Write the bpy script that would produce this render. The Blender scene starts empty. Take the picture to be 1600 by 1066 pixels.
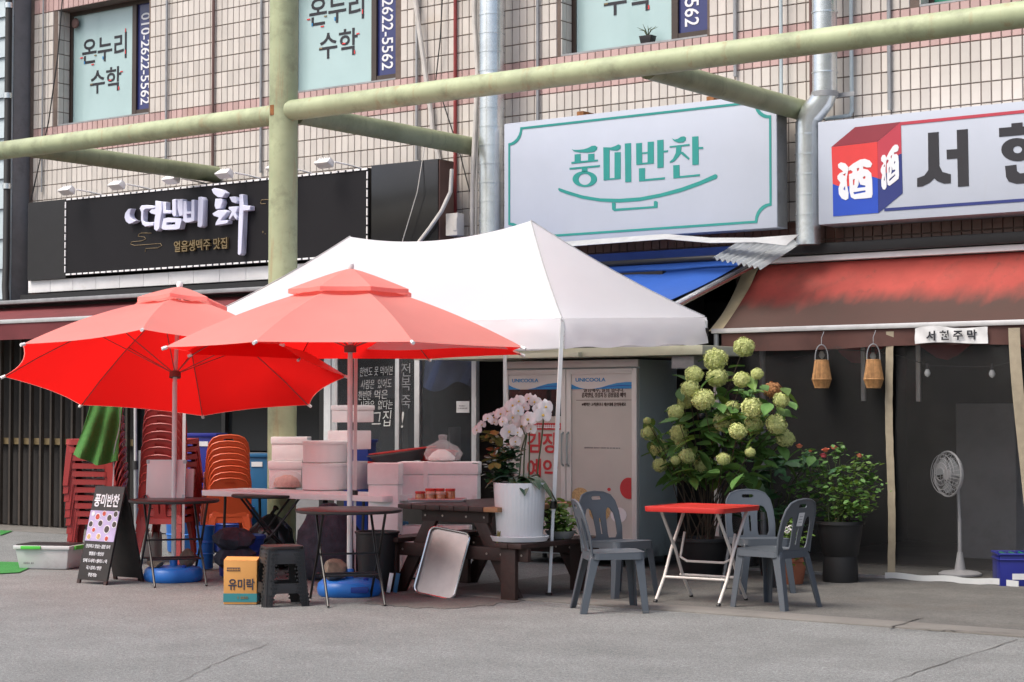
import bpy, bmesh, math, random
from math import sin, cos, pi, radians, sqrt, atan2, atan, hypot
from mathutils import Vector, Matrix
from mathutils.geometry import delaunay_2d_cdt
random.seed(7)
SC = bpy.context.scene
COL = SC.collection

# ------------------------------------------------------------------ camera
F, CX, CY, CH = 2900.0, 800.0, 533.0, 1.47          # focal length in photo pixels, eye height in metres
TH = atan2(2900.0, 3925.0)                          # the street front runs at this angle to the picture
PH = atan(110.0 / F)
cam = bpy.data.cameras.new('camera'); camo = bpy.data.objects.new('camera', cam); COL.objects.link(camo)
cam.sensor_width = 36.0; cam.lens = F / 1600.0 * 36.0; cam.clip_end = 2000; cam.clip_start = 0.1
camo.location = (0, 0, CH); camo.rotation_euler = (pi / 2 + PH, 0, TH)
SC.camera = camo
RIGHT = Vector((cos(TH), sin(TH), 0)); FWD = Vector((-sin(TH) * cos(PH), cos(TH) * cos(PH), sin(PH))); UP = RIGHT.cross(FWD)
EYE = Vector((0, 0, CH))

# ------------------------------------------------------------------ world, sun, exposure (bright overcast)
W = bpy.data.worlds.new('World'); SC.world = W; W.use_nodes = True
nt = W.node_tree; bg = nt.nodes['Background']
sky = nt.nodes.new('ShaderNodeTexSky'); sky.sky_type = 'NISHITA'; sky.sun_disc = False
SUN_EL, SUN_AZ = radians(58), radians(204)           # azimuth measured clockwise from +Y
sky.sun_elevation = SUN_EL; sky.sun_rotation = SUN_AZ; sky.air_density = 1.0; sky.dust_density = 6.0; sky.ozone_density = 1.0
nt.links.new(sky.outputs[0], bg.inputs[0]); bg.inputs[1].default_value = 0.15
sl = bpy.data.lights.new('sun', 'SUN'); sl.energy = 1.5; sl.angle = radians(26); sl.color = (1.0, 0.972, 0.92)
so = bpy.data.objects.new('sun', sl); COL.objects.link(so); so.location = (0, -5, 30)
sdir = Vector((sin(SUN_AZ) * cos(SUN_EL), cos(SUN_AZ) * cos(SUN_EL), sin(SUN_EL)))
so.rotation_euler = sdir.to_track_quat('Z', 'Y').to_euler()
VS = SC.view_settings
VS.view_transform = 'Standard'; VS.look = 'None'; VS.gamma = 1.0; VS.exposure = 0.68
try: VS.use_curve_mapping = False
except Exception: pass
SC.cycles.max_bounces = 8; SC.cycles.transparent_max_bounces = 24

# ------------------------------------------------------------------ pixel helpers (a pixel only gives a direction)
def ray(px, py): return FWD + RIGHT * ((px - CX) / F) + UP * ((CY - py) / F)
def onY(px, py, Y):
    d = ray(px, py); return EYE + d * (Y / d.y)
def gz(px, py, z=0.0):
    d = ray(px, py); return EYE + d * ((z - CH) / d.z)
def onX(px, py, X):
    d = ray(px, py); return EYE + d * (X / d.x)
def atD(px, py, D): return EYE + ray(px, py) * D
def XY(px, Y): return onY(px, 600, Y).x

# ------------------------------------------------------------------ mesh builder
def rz(a): return Matrix.Rotation(a, 4, 'Z')
def TR(x, y, z): return Matrix.Translation((x, y, z))
FR = {}                                              # frame of each parent (world matrix)

class MB:
    def __init__(s): s.v = []; s.f = []
    def add(s, vs, fs, M=None):
        o = len(s.v)
        for p in vs:
            p = Vector(p); s.v.append(M @ p if M else p)
        for q in fs: s.f.append([i + o for i in q])
        return s
    def box(s, x0, x1, y0, y1, z0, z1, M=None):
        vs = [(x0,y0,z0),(x1,y0,z0),(x1,y1,z0),(x0,y1,z0),(x0,y0,z1),(x1,y0,z1),(x1,y1,z1),(x0,y1,z1)]
        return s.add(vs, [(0,3,2,1),(4,5,6,7),(0,1,5,4),(1,2,6,5),(2,3,7,6),(3,0,4,7)], M)
    def cbox(s, c, d, M=None):
        return s.box(c[0]-d[0]/2, c[0]+d[0]/2, c[1]-d[1]/2, c[1]+d[1]/2, c[2]-d[2]/2, c[2]+d[2]/2, M)
    def frustum(s, c0, d0, c1, d1, M=None):
        vs = []
        for c, d in ((c0, d0), (c1, d1)):
            for sx, sy in ((-1,-1),(1,-1),(1,1),(-1,1)): vs.append((c[0]+sx*d[0]/2, c[1]+sy*d[1]/2, c[2]))
        return s.add(vs, [(0,3,2,1),(4,5,6,7),(0,1,5,4),(1,2,6,5),(2,3,7,6),(3,0,4,7)], M)
    def tube(s, pts, r, n=8, M=None, caps=True, up=None):
        pts = [Vector(p) for p in pts]; k = len(pts)
        rs = r if isinstance(r, (list, tuple)) else [r] * k
        vs = []; prev = None
        for i, p in enumerate(pts):
            if i == 0: t = pts[1] - p
            elif i == k - 1: t = p - pts[i-1]
            else: t = (pts[i+1] - p).normalized() + (p - pts[i-1]).normalized()
            t.normalize()
            if prev is None:
                a = Vector((0,0,1)) if abs(t.z) < .9 else Vector((1,0,0))
                u = t.cross(a).normalized()
            else: u = (prev - t * prev.dot(t)).normalized()
            prev = u; w = t.cross(u)
            for j in range(n):
                q = 2*pi*j/n; vs.append(p + (u*cos(q) + w*sin(q)) * rs[i])
        fs = []
        for i in range(k-1):
            for j in range(n):
                a = i*n+j; b = i*n+(j+1) % n; fs.append((a, b, b+n, a+n))
        if caps: fs.append(tuple(range(n-1, -1, -1))); fs.append(tuple((k-1)*n+j for j in range(n)))
        return s.add(vs, fs, M)
    def lathe(s, prof, n=24, c=(0,0,0), M=None, cap0=True, cap1=True, sx=1, sy=1, fn=None):
        vs = []; fs = []; k = len(prof)
        for r, z in prof:
            for j in range(n):
                q = 2*pi*j/n; rr = r * (fn(j, n, z) if fn else 1)
                vs.append((c[0]+rr*cos(q)*sx, c[1]+rr*sin(q)*sy, c[2]+z))
        for i in range(k-1):
            for j in range(n):
                a = i*n+j; b = i*n+(j+1) % n; fs.append((a, b, b+n, a+n))
        if cap0: fs.append(tuple(range(n-1, -1, -1)))
        if cap1: fs.append(tuple((k-1)*n+j for j in range(n)))
        return s.add(vs, fs, M)
    def grid(s, nx, ny, fn, thick=0.0, M=None):
        """sheet fn(u,v) for u,v in 0..1, given a thickness along its normal"""
        P = [[Vector(fn(i/nx, j/ny)) for i in range(nx+1)] for j in range(ny+1)]
        vs = []; fs = []
        def nrm(i, j):
            a = P[j][min(i+1,nx)] - P[j][max(i-1,0)]; b = P[min(j+1,ny)][i] - P[max(j-1,0)][i]
            q = a.cross(b); return q.normalized() if q.length > 1e-9 else Vector((0,0,1))
        for j in range(ny+1):
            for i in range(nx+1): vs.append(P[j][i])
        N = (nx+1)*(ny+1); ix = lambda i, j: j*(nx+1)+i
        for j in range(ny):
            for i in range(nx): fs.append((ix(i,j), ix(i+1,j), ix(i+1,j+1), ix(i,j+1)))
        if thick:
            for j in range(ny+1):
                for i in range(nx+1): vs.append(P[j][i] - nrm(i,j)*thick)
            for j in range(ny):
                for i in range(nx): fs.append((N+ix(i,j), N+ix(i,j+1), N+ix(i+1,j+1), N+ix(i+1,j)))
            for i in range(nx):
                fs.append((ix(i,0), N+ix(i,0), N+ix(i+1,0), ix(i+1,0))); fs.append((ix(i,ny), ix(i+1,ny), N+ix(i+1,ny), N+ix(i,ny)))
            for j in range(ny):
                fs.append((ix(0,j), ix(0,j+1), N+ix(0,j+1), N+ix(0,j))); fs.append((ix(nx,j), N+ix(nx,j), N+ix(nx,j+1), ix(nx,j+1)))
        return s.add(vs, fs, M)
    def slab(s, outer, holes, fn, t, extra=(), M=None):
        """flat outline with holes, mapped by fn(u,v,w) with w = 0 (front) .. t (back)"""
        V, T, loops = fill2d(outer, holes, extra)
        n = len(V); vs = [fn(a, b, 0) for a, b in V] + [fn(a, b, t) for a, b in V]
        fs = [tuple(q) for q in T] + [tuple(i+n for i in reversed(q)) for q in T]
        ed = {}
        for q in T:
            for i in range(3):
                a, b = q[i], q[(i+1) % 3]
                if (b, a) in ed: del ed[(b, a)]
                else: ed[(a, b)] = 1
        for a, b in ed: fs.append((b, a, a+n, b+n))
        return s.add(vs, fs, M)
    def build(s, name, mat, parent=None, smooth=False, bevel=0.0, world=False, seg=2, ang=40):
        me = bpy.data.meshes.new(name)
        vs = s.v
        if world and parent is not None:
            I = FR[parent.name].inverted(); vs = [I @ p for p in vs]
        me.from_pydata([tuple(p) for p in vs], [], s.f)
        bm = bmesh.new(); bm.from_mesh(me)
        bmesh.ops.recalc_face_normals(bm, faces=bm.faces[:])
        if bevel:
            es = [e for e in bm.edges if len(e.link_faces) == 2 and e.calc_face_angle(0) > radians(30)]
            bmesh.ops.bevel(bm, geom=es, offset=bevel, segments=seg, profile=.6, affect='EDGES', clamp_overlap=True)
        bm.to_mesh(me); bm.free()
        if smooth or bevel:
            for p in me.polygons: p.use_smooth = True
            me.set_sharp_from_angle(angle=radians(ang))
        me.materials.append(MAT[mat] if isinstance(mat, str) else mat)
        o = bpy.data.objects.new(name, me); COL.objects.link(o)
        if parent is not None: o.parent = parent; FR[o.name] = FR[parent.name]
        else: FR[o.name] = Matrix.Identity(4)
        return o

def pin(p, poly):
    x, y = p; r = False; j = len(poly)-1
    for i in range(len(poly)):
        a, b = poly[i], poly[j]
        if (a[1] > y) != (b[1] > y) and x < (b[0]-a[0])*(y-a[1])/(b[1]-a[1])+a[0]: r = not r
        j = i
    return r
def fill2d(outer, holes=(), extra=()):
    pts = []; ed = []
    for lp in [outer] + list(holes):
        o = len(pts); pts += [Vector((float(a), float(b))) for a, b in lp]; k = len(lp)
        ed += [(o+i, o+(i+1) % k) for i in range(k)]
    pts += [Vector(p) for p in extra if pin(p, outer) and not any(pin(p, h) for h in holes)]
    V, E, T, _, _, _ = delaunay_2d_cdt(pts, ed, [], 0, 1e-7)
    V = [(p.x, p.y) for p in V]; R = []
    for t in T:
        c = (sum(V[i][0] for i in t)/3, sum(V[i][1] for i in t)/3)
        if pin(c, outer) and not any(pin(c, h) for h in holes): R.append(list(t))
    return V, R, None
def ell(cx, cy, rx, ry, n=20, a0=0): return [(cx+rx*cos(2*pi*i/n+a0), cy+ry*sin(2*pi*i/n+a0)) for i in range(n)]
def rrect(x0, y0, x1, y1, r, n=4):
    P = []
    for cx, cy, a in ((x1-r,y0+r,-pi/2),(x1-r,y1-r,0),(x0+r,y1-r,pi/2),(x0+r,y0+r,pi)):
        for i in range(n+1): P.append((cx+r*cos(a+pi/2*i/n), cy+r*sin(a+pi/2*i/n)))
    return P

def tag(o, label, cat, group=None):
    o['label'] = label; o['category'] = cat
    if group: o['group'] = group
    return o
def thing(name, label, cat, loc=(0,0,0), a=0.0, group=None):
    o = bpy.data.objects.new(name, None); COL.objects.link(o); o.empty_display_size = .1
    o.location = loc; o.rotation_euler = (0, 0, a)
    FR[o.name] = TR(*loc) @ rz(a)
    return tag(o, label, cat, group)
def struct(o): o['kind'] = 'structure'; return o
def stuff(o): o['kind'] = 'stuff'; return o
def copy_tree(o, parent=None):
    c = o.copy(); COL.objects.link(c); c.parent = parent
    for ch in [x for x in KIDS.get(o.name, o.children)]: copy_tree(ch, c)
    return c
KIDS = {}
def dup(root, loc, a=None, label=None, group=None, tilt=None):
    c = copy_tree(root); c.location = loc
    if a is not None: c.rotation_euler = (0, 0, a)
    if tilt: c.rotation_euler = tilt
    FR[c.name] = TR(*loc) @ c.rotation_euler.to_matrix().to_4x4()
    if label: c['label'] = label
    if group: c['group'] = group
    return c
def inst(name, me, parent, M):
    """a piece that shares mesh data; M is in the parent's local frame"""
    o = bpy.data.objects.new(name, me); COL.objects.link(o); o.parent = parent; o.matrix_local = M
    return o

# ------------------------------------------------------------------ materials
MAT = {}
def mat(name, col, rough=.6, var=.12, vs=6.0, bump=0.0, bs=60.0, metal=0.0, spec=.5, grime=0.0, gcol=(.05,.045,.035), gs=2.0,
        trans=None, tw=0.0, alpha=1.0, isl=0.0, streak=0.0, scol=(.2,.09,.03), coat=0.0, emit=None, sheen=0.0, speck=0.0):
    m = bpy.data.materials.new(name); m.use_nodes = True; MAT[name] = m
    t = m.node_tree; N = t.nodes; L = t.links
    b = N['Principled BSDF']; out = N['Material Output']
    tc = N.new('ShaderNodeTexCoord')
    def noise(scale, det=4, rough_=.6, stretch=None):
        n = N.new('ShaderNodeTexNoise'); n.inputs['Scale'].default_value = scale; n.inputs['Detail'].default_value = det
        n.inputs['Roughness'].default_value = rough_
        if stretch:
            mp = N.new('ShaderNodeMapping'); mp.inputs['Scale'].default_value = stretch
            L.new(tc.outputs['Object'], mp.inputs[0]); L.new(mp.outputs[0], n.inputs['Vector'])
        else: L.new(tc.outputs['Object'], n.inputs['Vector'])
        return n
    def ramp(sock, lo, hi):
        r = N.new('ShaderNodeMapRange'); r.inputs[1].default_value = lo; r.inputs[2].default_value = hi
        L.new(sock, r.inputs[0]); return r.outputs[0]
    def mix(fac, a, c2, mode='MIX'):
        x = N.new('ShaderNodeMix'); x.data_type = 'RGBA'; x.blend_type = mode
        for sck, v in ((x.inputs[0], fac), (x.inputs[6], a), (x.inputs[7], c2)):
            if isinstance(v, (int, float)): sck.default_value = v
            elif isinstance(v, tuple): sck.default_value = (*v, 1) if len(v) == 3 else v
            else: L.new(v, sck)
        return x.outputs[2]
    c = tuple(col)
    if var or grime or isl or streak:
        n1 = noise(vs)
        lo = tuple(x*(1-var) for x in col); hi = tuple(min(1, x*(1+var)) for x in col)
        c = mix(ramp(n1.outputs['Fac'], .3, .7), lo, hi)
    if speck:
        for sc_, k_ in ((150, speck), (60, speck*.9), (22, speck*.35), (1.7, speck*.22), (.45, speck*.16)):
            ns = noise(sc_, 3, .7); rr = N.new('ShaderNodeMapRange'); rr.inputs[1].default_value = .3; rr.inputs[2].default_value = .7
            rr.inputs[3].default_value = 1-k_; rr.inputs[4].default_value = 1+k_; L.new(ns.outputs['Fac'], rr.inputs[0])
            cc = N.new('ShaderNodeCombineColor')
            for k in range(3): L.new(rr.outputs[0], cc.inputs[k])
            c = mix(1.0, c, cc.outputs[0], 'MULTIPLY')
    if isl:
        ge = N.new('ShaderNodeNewGeometry'); oi = N.new('ShaderNodeObjectInfo')
        ad = N.new('ShaderNodeMath'); ad.operation = 'ADD'; L.new(ge.outputs['Random Per Island'], ad.inputs[0]); L.new(oi.outputs['Random'], ad.inputs[1])
        fr = N.new('ShaderNodeMath'); fr.operation = 'FRACT'; L.new(ad.outputs[0], fr.inputs[0])
        g = N.new('ShaderNodeMapRange'); g.inputs[3].default_value = 1-isl; g.inputs[4].default_value = 1+isl*.6; L.new(fr.outputs[0], g.inputs[0])
        cb = N.new('ShaderNodeCombineColor')
        for k in range(3): L.new(g.outputs[0], cb.inputs[k])
        c = mix(1.0, c, cb.outputs[0], 'MULTIPLY')
    if grime:
        n2 = noise(gs, 6, .7)
        c = mix(ramp(n2.outputs['Fac'], .62 - .25*grime, .85), c, tuple(gcol))
        # cap the strength
    if streak:
        n3 = noise(1.0, 5, .65, (9, 9, .7))
        c = mix(ramp(n3.outputs['Fac'], .66-.2*streak, .9), c, tuple(scol))
    if isinstance(c, tuple): b.inputs['Base Color'].default_value = (*c, 1)
    else: L.new(c, b.inputs['Base Color'])
    b.inputs['Roughness'].default_value = rough; b.inputs['Metallic'].default_value = metal
    b.inputs['Specular IOR Level'].default_value = spec; b.inputs['Coat Weight'].default_value = coat
    if sheen: b.inputs['Sheen Weight'].default_value = sheen
    if emit: b.inputs['Emission Color'].default_value = (*emit[0], 1); b.inputs['Emission Strength'].default_value = emit[1]
    if bump:
        nb = noise(bs, 4, .6); bp = N.new('ShaderNodeBump'); bp.inputs['Strength'].default_value = bump; bp.inputs['Distance'].default_value = .01
        L.new(nb.outputs['Fac'], bp.inputs['Height']); L.new(bp.outputs[0], b.inputs['Normal'])
    sh = b.outputs[0]
    if tw:
        tr = N.new('ShaderNodeBsdfTranslucent'); tr.inputs[0].default_value = (*(trans or col), 1)
        ms = N.new('ShaderNodeMixShader'); ms.inputs[0].default_value = tw
        L.new(sh, ms.inputs[1]); L.new(tr.outputs[0], ms.inputs[2]); sh = ms.outputs[0]
    if alpha < 1:
        tp = N.new('ShaderNodeBsdfTransparent'); ms = N.new('ShaderNodeMixShader'); ms.inputs[0].default_value = alpha
        L.new(tp.outputs[0], ms.inputs[1]); L.new(sh, ms.inputs[2]); sh = ms.outputs[0]
    L.new(sh, out.inputs['Surface'])
    return m

mat('asphalt', (.166,.171,.168), .92, .10, 1.3, .9, 95, grime=.12, gcol=(.112,.113,.110), gs=.8, speck=.5)
mat('concrete', (.15,.142,.13), .9, .2, 2.0, .5, 60, grime=.4, gcol=(.12,.105,.09), gs=1.6)
mat('apron', (.10,.097,.09), .9, .18, 1.8, .7, 80, grime=.3, gcol=(.085,.072,.06), gs=1.1, speck=.3)
mat('tile', (.53,.495,.455), .35, .06, 3, .05, 30, isl=.12, grime=.12, gcol=(.50,.43,.35), gs=1.3)
mat('tile_pink', (.46,.315,.295), .4, .08, 3, .05, 30, isl=.14, grime=.15, gcol=(.35,.2,.15), gs=1.4)
mat('tile_brown', (.12,.055,.04), .4, .12, 3, .05, 30, isl=.15)
mat('grout', (.125,.095,.08), .95, .2, 8, .3, 80)
mat('window_frame', (.05,.035,.028), .4, .1)
mat('film', (.35,.485,.49), .25, .05, 1.5, coat=.6)
mat('banner', (.02,.027,.13), .3, .08, 2, coat=.5)
mat('black_paint', (.01,.01,.011), .5, .15)
mat('black_gloss', (.012,.012,.013), .22, .2, 2)
mat('sign_black', (.0075,.007,.009), .55, .1, 2, spec=.25)
mat('letter_white', (.62,.64,.80), .35, .03)
mat('white_paint', (.74,.74,.75), .5, .06, 4, grime=.12, gcol=(.4,.38,.34))
mat('sign_white', (.41,.45,.525), .42, .03, 2, streak=.12, scol=(.40,.415,.46))
mat('teal', (.016,.235,.21), .45, .05)
mat('ink', (.016,.016,.022), .5, .1)
mat('text_white', (.68,.69,.72), .5, .03)
mat('gold', (.22,.165,.085), .4, .2, 20, metal=.3)
mat('sign_red', (.60,.045,.045), .42, .04); mat('sign_blue', (.012,.06,.42), .42, .04)
mat('sign_red2', (.42,.04,.065), .42, .04); mat('sign_navy', (.018,.03,.16), .42, .04); mat('sign_dred', (.23,.03,.045), .42, .04)
mat('grey_metal', (.30,.31,.32), .45, .15, 8, metal=.4, grime=.2)
mat('duct', (.70,.74,.75), .27, .1, 5, .1, 20, metal=.85, grime=.15, gcol=(.3,.32,.3))
mat('chrome', (.7,.7,.7), .2, .1, metal=.9)
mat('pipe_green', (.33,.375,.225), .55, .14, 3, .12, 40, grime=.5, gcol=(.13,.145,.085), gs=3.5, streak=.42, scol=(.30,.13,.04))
mat('pipe_green_shaded', (.21,.24,.14), .55, .14, 3, .12, 40, grime=.6, gcol=(.085,.10,.045), gs=2.2, streak=.4, scol=(.05,.06,.03))  # darker copy of the green: cross beams' shade put into the colour, with grime
mat('red_pipe', (.22,.03,.03), .5, .2)
mat('cable_white', (.5,.48,.45), .6, .15); mat('cable_black', (.02,.02,.02), .6, .1)
mat('siding', (.40,.47,.50), .5, .1, 2, grime=.25, gcol=(.25,.28,.29), gs=1.5)
mat('siding_grey', (.22,.22,.23), .7, .2, 2, grime=.4, gcol=(.1,.1,.1))
mat('tent', (.84,.85,.90), .75, .02, 3, .12, 5, trans=(.96,.96,.97), tw=.58)
mat('umbrella', (.86,.365,.32), .5, .05, 2.2, .25, 5, trans=(.98,.30,.26), tw=.50, spec=.5)
mat('umbrella_added_layer', (.72,.018,.02), .6, .03, 3, trans=(.97,.055,.055), tw=.82, spec=.2)  # layer added so the sunlit cloth's underside reads deep red
mat('rib', (.30,.10,.09), .5, .1)
mat('alu', (.56,.56,.56), .38, .1, 8, metal=.55, grime=.15, gcol=(.3,.29,.28))
mat('pole_white', (.62,.64,.64), .4, .06, 8, grime=.1, gcol=(.35,.33,.3))
mat('awning_red', (.36,.055,.042), .8, .15, 3, .15, 10, grime=.5, gcol=(.11,.045,.033), gs=1.6, streak=.35, scol=(.05,.04,.03), trans=(.3,.03,.02), tw=.12)
mat('awning_brown', (.075,.03,.024), .8, .2, 3, .1, 12, grime=.4, gcol=(.03,.02,.017))
mat('burgundy', (.13,.02,.024), .75, .15, 3, .1, 12, grime=.2)
mat('awning_blue', (.015,.075,.33), .5, .12, 2, .1, 8, grime=.15, gcol=(.01,.04,.16))
mat('canvas_beige', (.46,.38,.24), .8, .15, 4, .1, 20, grime=.3, gcol=(.25,.2,.12))
mat('strap', (.31,.265,.19), .85, .15, 10, .3, 120)
mat('vinyl', (.11,.11,.11), .10, .2, 1.2, .7, 4, alpha=.17, spec=.5)
mat('glass', (.10,.11,.12), .06, .1, 1, alpha=.22, spec=.6)
mat('dark_glass', (.012,.014,.016), .1, .3, 1, spec=.5)
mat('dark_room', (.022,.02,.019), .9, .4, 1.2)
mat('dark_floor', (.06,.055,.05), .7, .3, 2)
mat('slat_brown', (.05,.038,.028), .6, .2, 4, isl=.25)
mat('cream', (.50,.50,.38), .5, .06, 3, grime=.2, gcol=(.3,.28,.2))
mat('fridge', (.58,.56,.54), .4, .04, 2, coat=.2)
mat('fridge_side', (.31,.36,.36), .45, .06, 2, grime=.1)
mat('poster', (.46,.43,.40), .4, .05, 2, coat=.3)
mat('print_blue', (.01,.22,.52), .4, .08, 3); mat('print_red', (.45,.03,.035), .4, .05); mat('print_brown', (.06,.03,.025), .5, .05)
mat('navy_tarp', (.018,.035,.10), .5, .3, 4, .3, 12)
mat('paper', (.62,.62,.62), .8, .06, 8, .2, 14)
mat('chalk', (.52,.52,.50), .9, .2, 40)
mat('foam', (.82,.82,.81), .85, .04, 12, .2, 160, grime=.10, gcol=(.55,.52,.47), gs=5)
mat('tub_white', (.78,.79,.78), .4, .03, 4)
mat('table_white', (.74,.74,.74), .4, .04)
mat('table_dark', (.022,.016,.016), .38, .2, 4)
mat('tube_black', (.012,.011,.011), .4, .1)
mat('tube_white', (.60,.56,.52), .4, .08, 10, grime=.2, gcol=(.3,.2,.14))
mat('plastic_red', (.50,.028,.022), .36, .05, 3, coat=.15)
mat('chair_red', (.30,.028,.025), .42, .08, 3); mat('chair_orange', (.60,.10,.03), .45, .06, 3)
mat('chair_grey', (.074,.086,.101), .38, .06, 3)
mat('stool_black', (.016,.016,.017), .5, .1)
mat('blue_plastic', (.018,.15,.52), .4, .08, 3); mat('blue_deep', (.01,.04,.26), .42, .1, 3); mat('blue_teal', (.01,.09,.20), .45, .1, 3)
mat('crate_blue', (.012,.018,.20), .45, .1, 3)
mat('wood_dark', (.030,.013,.010), .55, .3, 6, .3, 25); mat('wood_light', (.30,.15,.07), .55, .2, 6, .2, 25)
mat('wood_board', (.022,.018,.017), .6, .3, 8)
mat('steel', (.40,.345,.325), .34, .14, 5, .08, 10, metal=.9)
mat('jar', (.42,.17,.06), .25, .25, 40, coat=.5); mat('lid_red', (.50,.02,.015), .35, .05)
mat('kimchi', (.62,.37,.29), .6, .22, 30, .3, 60); mat('bag', (.8,.8,.8), .18, .1, 6, .7, 22, alpha=.24)
mat('bag_white', (.78,.77,.74), .6, .05, 10, .4, 30)
mat('cardboard', (.55,.27,.075), .8, .06, 4); mat('tape_teal', (.03,.20,.22), .5, .05); mat('print_navy', (.03,.03,.05), .6, .05)
mat('terracotta', (.30,.10,.05), .8, .15); mat('pot_white', (.70,.72,.74), .4, .03, 4); mat('pot_black', (.014,.014,.015), .5, .15, 3)
mat('pot_grey', (.30,.31,.31), .6, .1); mat('soil', (.03,.022,.016), .95, .3, 20)
mat('leaf', (.095,.21,.05), .5, .3, 8, isl=.35, trans=(.10,.2,.03), tw=.22)
mat('leaf_light', (.13,.23,.05), .5, .3, 8, isl=.4, trans=(.2,.3,.04), tw=.25)
mat('leaf_fig', (.045,.13,.05), .5, .25, 6, isl=.3, trans=(.06,.16,.05), tw=.2)
mat('leaf_orchid', (.022,.06,.022), .3, .2, 3, coat=.3); mat('leaf_yellow', (.16,.14,.035), .5, .3, 6)
mat('stem', (.05,.07,.025), .6, .2); mat('bark', (.06,.045,.03), .9, .3, 10)
mat('hydrangea', (.60,.64,.27), .7, .15, 30, isl=.25, trans=(.5,.6,.15), tw=.2)
mat('hydrangea_old', (.42,.20,.08), .8, .2, 30, isl=.3)
mat('petal', (.82,.80,.79), .5, .03, 4, trans=(.85,.8,.78), tw=.3); mat('petal_heart', (.6,.42,.08), .5, .2, 30)
mat('rose', (.70,.22,.13), .6, .1, 10); mat('rose_pink', (.65,.10,.13), .6, .1, 10)
mat('rattan', (.42,.22,.085), .7, .25, 30, isl=.25); mat('bulb', (.75,.75,.72), .2, .02)
mat('fan_grey', (.36,.36,.37), .5, .08)
mat('towel', (.05,.17,.035), .95, .15, 30, .5, 150)
mat('stone', (.16,.13,.10), .95, .35, 12, .8, 30)
mat('net_bag', (.028,.03,.045), .8, .4, 14, .6, 60)
mat('jerry', (.45,.44,.42), .5, .08, trans=(.5,.48,.45), tw=.3)
mat('bin_grey', (.52,.54,.54), .45, .05, 3, grime=.12, gcol=(.3,.3,.28)); mat('lime', (.08,.50,.06), .4, .05)
mat('turf', (.03,.20,.035), .9, .25, 40, .8, 150)
mat('photo_lilac', (.40,.33,.52), .4, .1, 8); mat('bowl_white', (.66,.64,.66), .4, .04)
mat('food_dark', (.05,.035,.03), .6, .5, 60); mat('food_red', (.42,.05,.03), .6, .4, 60); mat('food_tan', (.45,.30,.14), .6, .4, 60)
mat('tarp_red', (.25,.02,.02), .6, .2, 4)
mat('basin_red', (.48,.025,.02), .4, .08); mat('basin_grey', (.10,.10,.10), .45, .15)
mat('bottle_green', (.012,.16,.05), .12, .2, spec=.7)
mat('board_white', (.60,.54,.53), .45, .05, 4); mat('metal_brown', (.14,.08,.07), .45, .15, metal=.3)
mat('clear_sheet', (.45,.48,.5), .2, .1, alpha=.55)
mat('rust', (.22,.09,.03), .9, .4, 20)
mat('green_plastic', (.02,.22,.14), .5, .1)

# ------------------------------------------------------------------ lettering
TXT = {}
def glyphs(body, bold=0.0, extr=0.0):
    k = (body, bold, extr)
    if k not in TXT:
        cu = bpy.data.curves.new('lettering', 'FONT'); cu.body = body; cu.size = 1.0; cu.offset = bold; cu.extrude = extr
        cu.align_x = 'CENTER'; cu.align_y = 'CENTER'; cu.resolution_u = 3; cu.space_line = 1.0
        ob = bpy.data.objects.new('lettering', cu); COL.objects.link(ob)
        bpy.context.view_layer.update()
        ev = ob.evaluated_get(bpy.context.evaluated_depsgraph_get()); me = ev.to_mesh()
        V = [v.co.copy() for v in me.vertices]; Fc = [tuple(p.vertices) for p in me.polygons]
        ev.to_mesh_clear(); bpy.data.objects.remove(ob); bpy.data.curves.remove(cu)
        xs = [v.x for v in V] or [0]; ys = [v.y for v in V] or [0]
        mx, my = (min(xs)+max(xs))/2, (min(ys)+max(ys))/2
        V = [Vector((v.x-mx, v.y-my, v.z)) for v in V]
        TXT[k] = (V, Fc, max(xs)-min(xs), max(ys)-min(ys))
    return TXT[k]
def lettering(name, body, m, parent, M, width=None, height=None, bold=0.0, depth=.003, shear=0.0, world=False):
    """flat lettering in the XY plane of M (x right, y up, z out of the sign), scaled to width x height"""
    V, Fc, w, h = glyphs(body, bold, .02)
    sx = width / w if width else height / h
    sy = height / h if height else sx
    mb = MB(); mb.add([(v.x*sx + v.y*sy*shear, v.y*sy, v.z/.02*depth/2) for v in V], Fc, M)
    return mb.build(name, m, parent, world=world)
def faceM(p, ax=0.0):
    """letters standing upright on a surface that faces -Y, turned by ax about Z"""
    return TR(*p) @ rz(ax) @ Matrix.Rotation(pi/2, 4, 'X')
def stroke(mb, pts, Y, depth, sc=1.0, off=(0,0), holes=()):
    """an outline given in photo pixels, laid on the plane facing the street at Y and raised by depth"""
    def w(p): q = onY(off[0]+p[0]/sc, off[1]+p[1]/sc, Y); return (q.x, q.z)
    mb.slab([w(p) for p in pts], [[w(p) for p in h] for h in holes], lambda a, b, t: (a, Y - depth + t, b), depth)
# =================================================================== THE SETTING
g = MB(); g.add([(-160,-90,0),(120,-90,0),(120,120,0),(-160,120,0)], [(0,1,2,3)])
struct(g.build('ground', 'asphalt'))
m = MB(); m.box(-9.6, 2.0, 12.06, 16.4, -.02, .006); struct(m.build('pavement', 'apron'))
m = MB(); m.box(-9.6, 2.0, 11.72, 12.05, -.02, .012); struct(m.build('gutter_kerb', 'concrete', bevel=.004))
m = MB(); m.box(-26, -13.4, 14.75, 16.4, -.02, .006); struct(m.build('shop_step', 'concrete'))
def patch(name, pts, z, mt, label=None):
    mb = MB(); mb.slab([(p.x, p.y) for p in pts], [], lambda a, b, t: (a, b, z - t), .003); return mb.build(name, mt)
mat('wet', (.115,.108,.10), .6, .15, 4, .6, 80, speck=.35)
pp = [gz(x, y) for x, y in ((575,943),(630,949),(700,952),(760,947),(812,940),(800,930),(740,925),(640,928),(590,933))]
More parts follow.
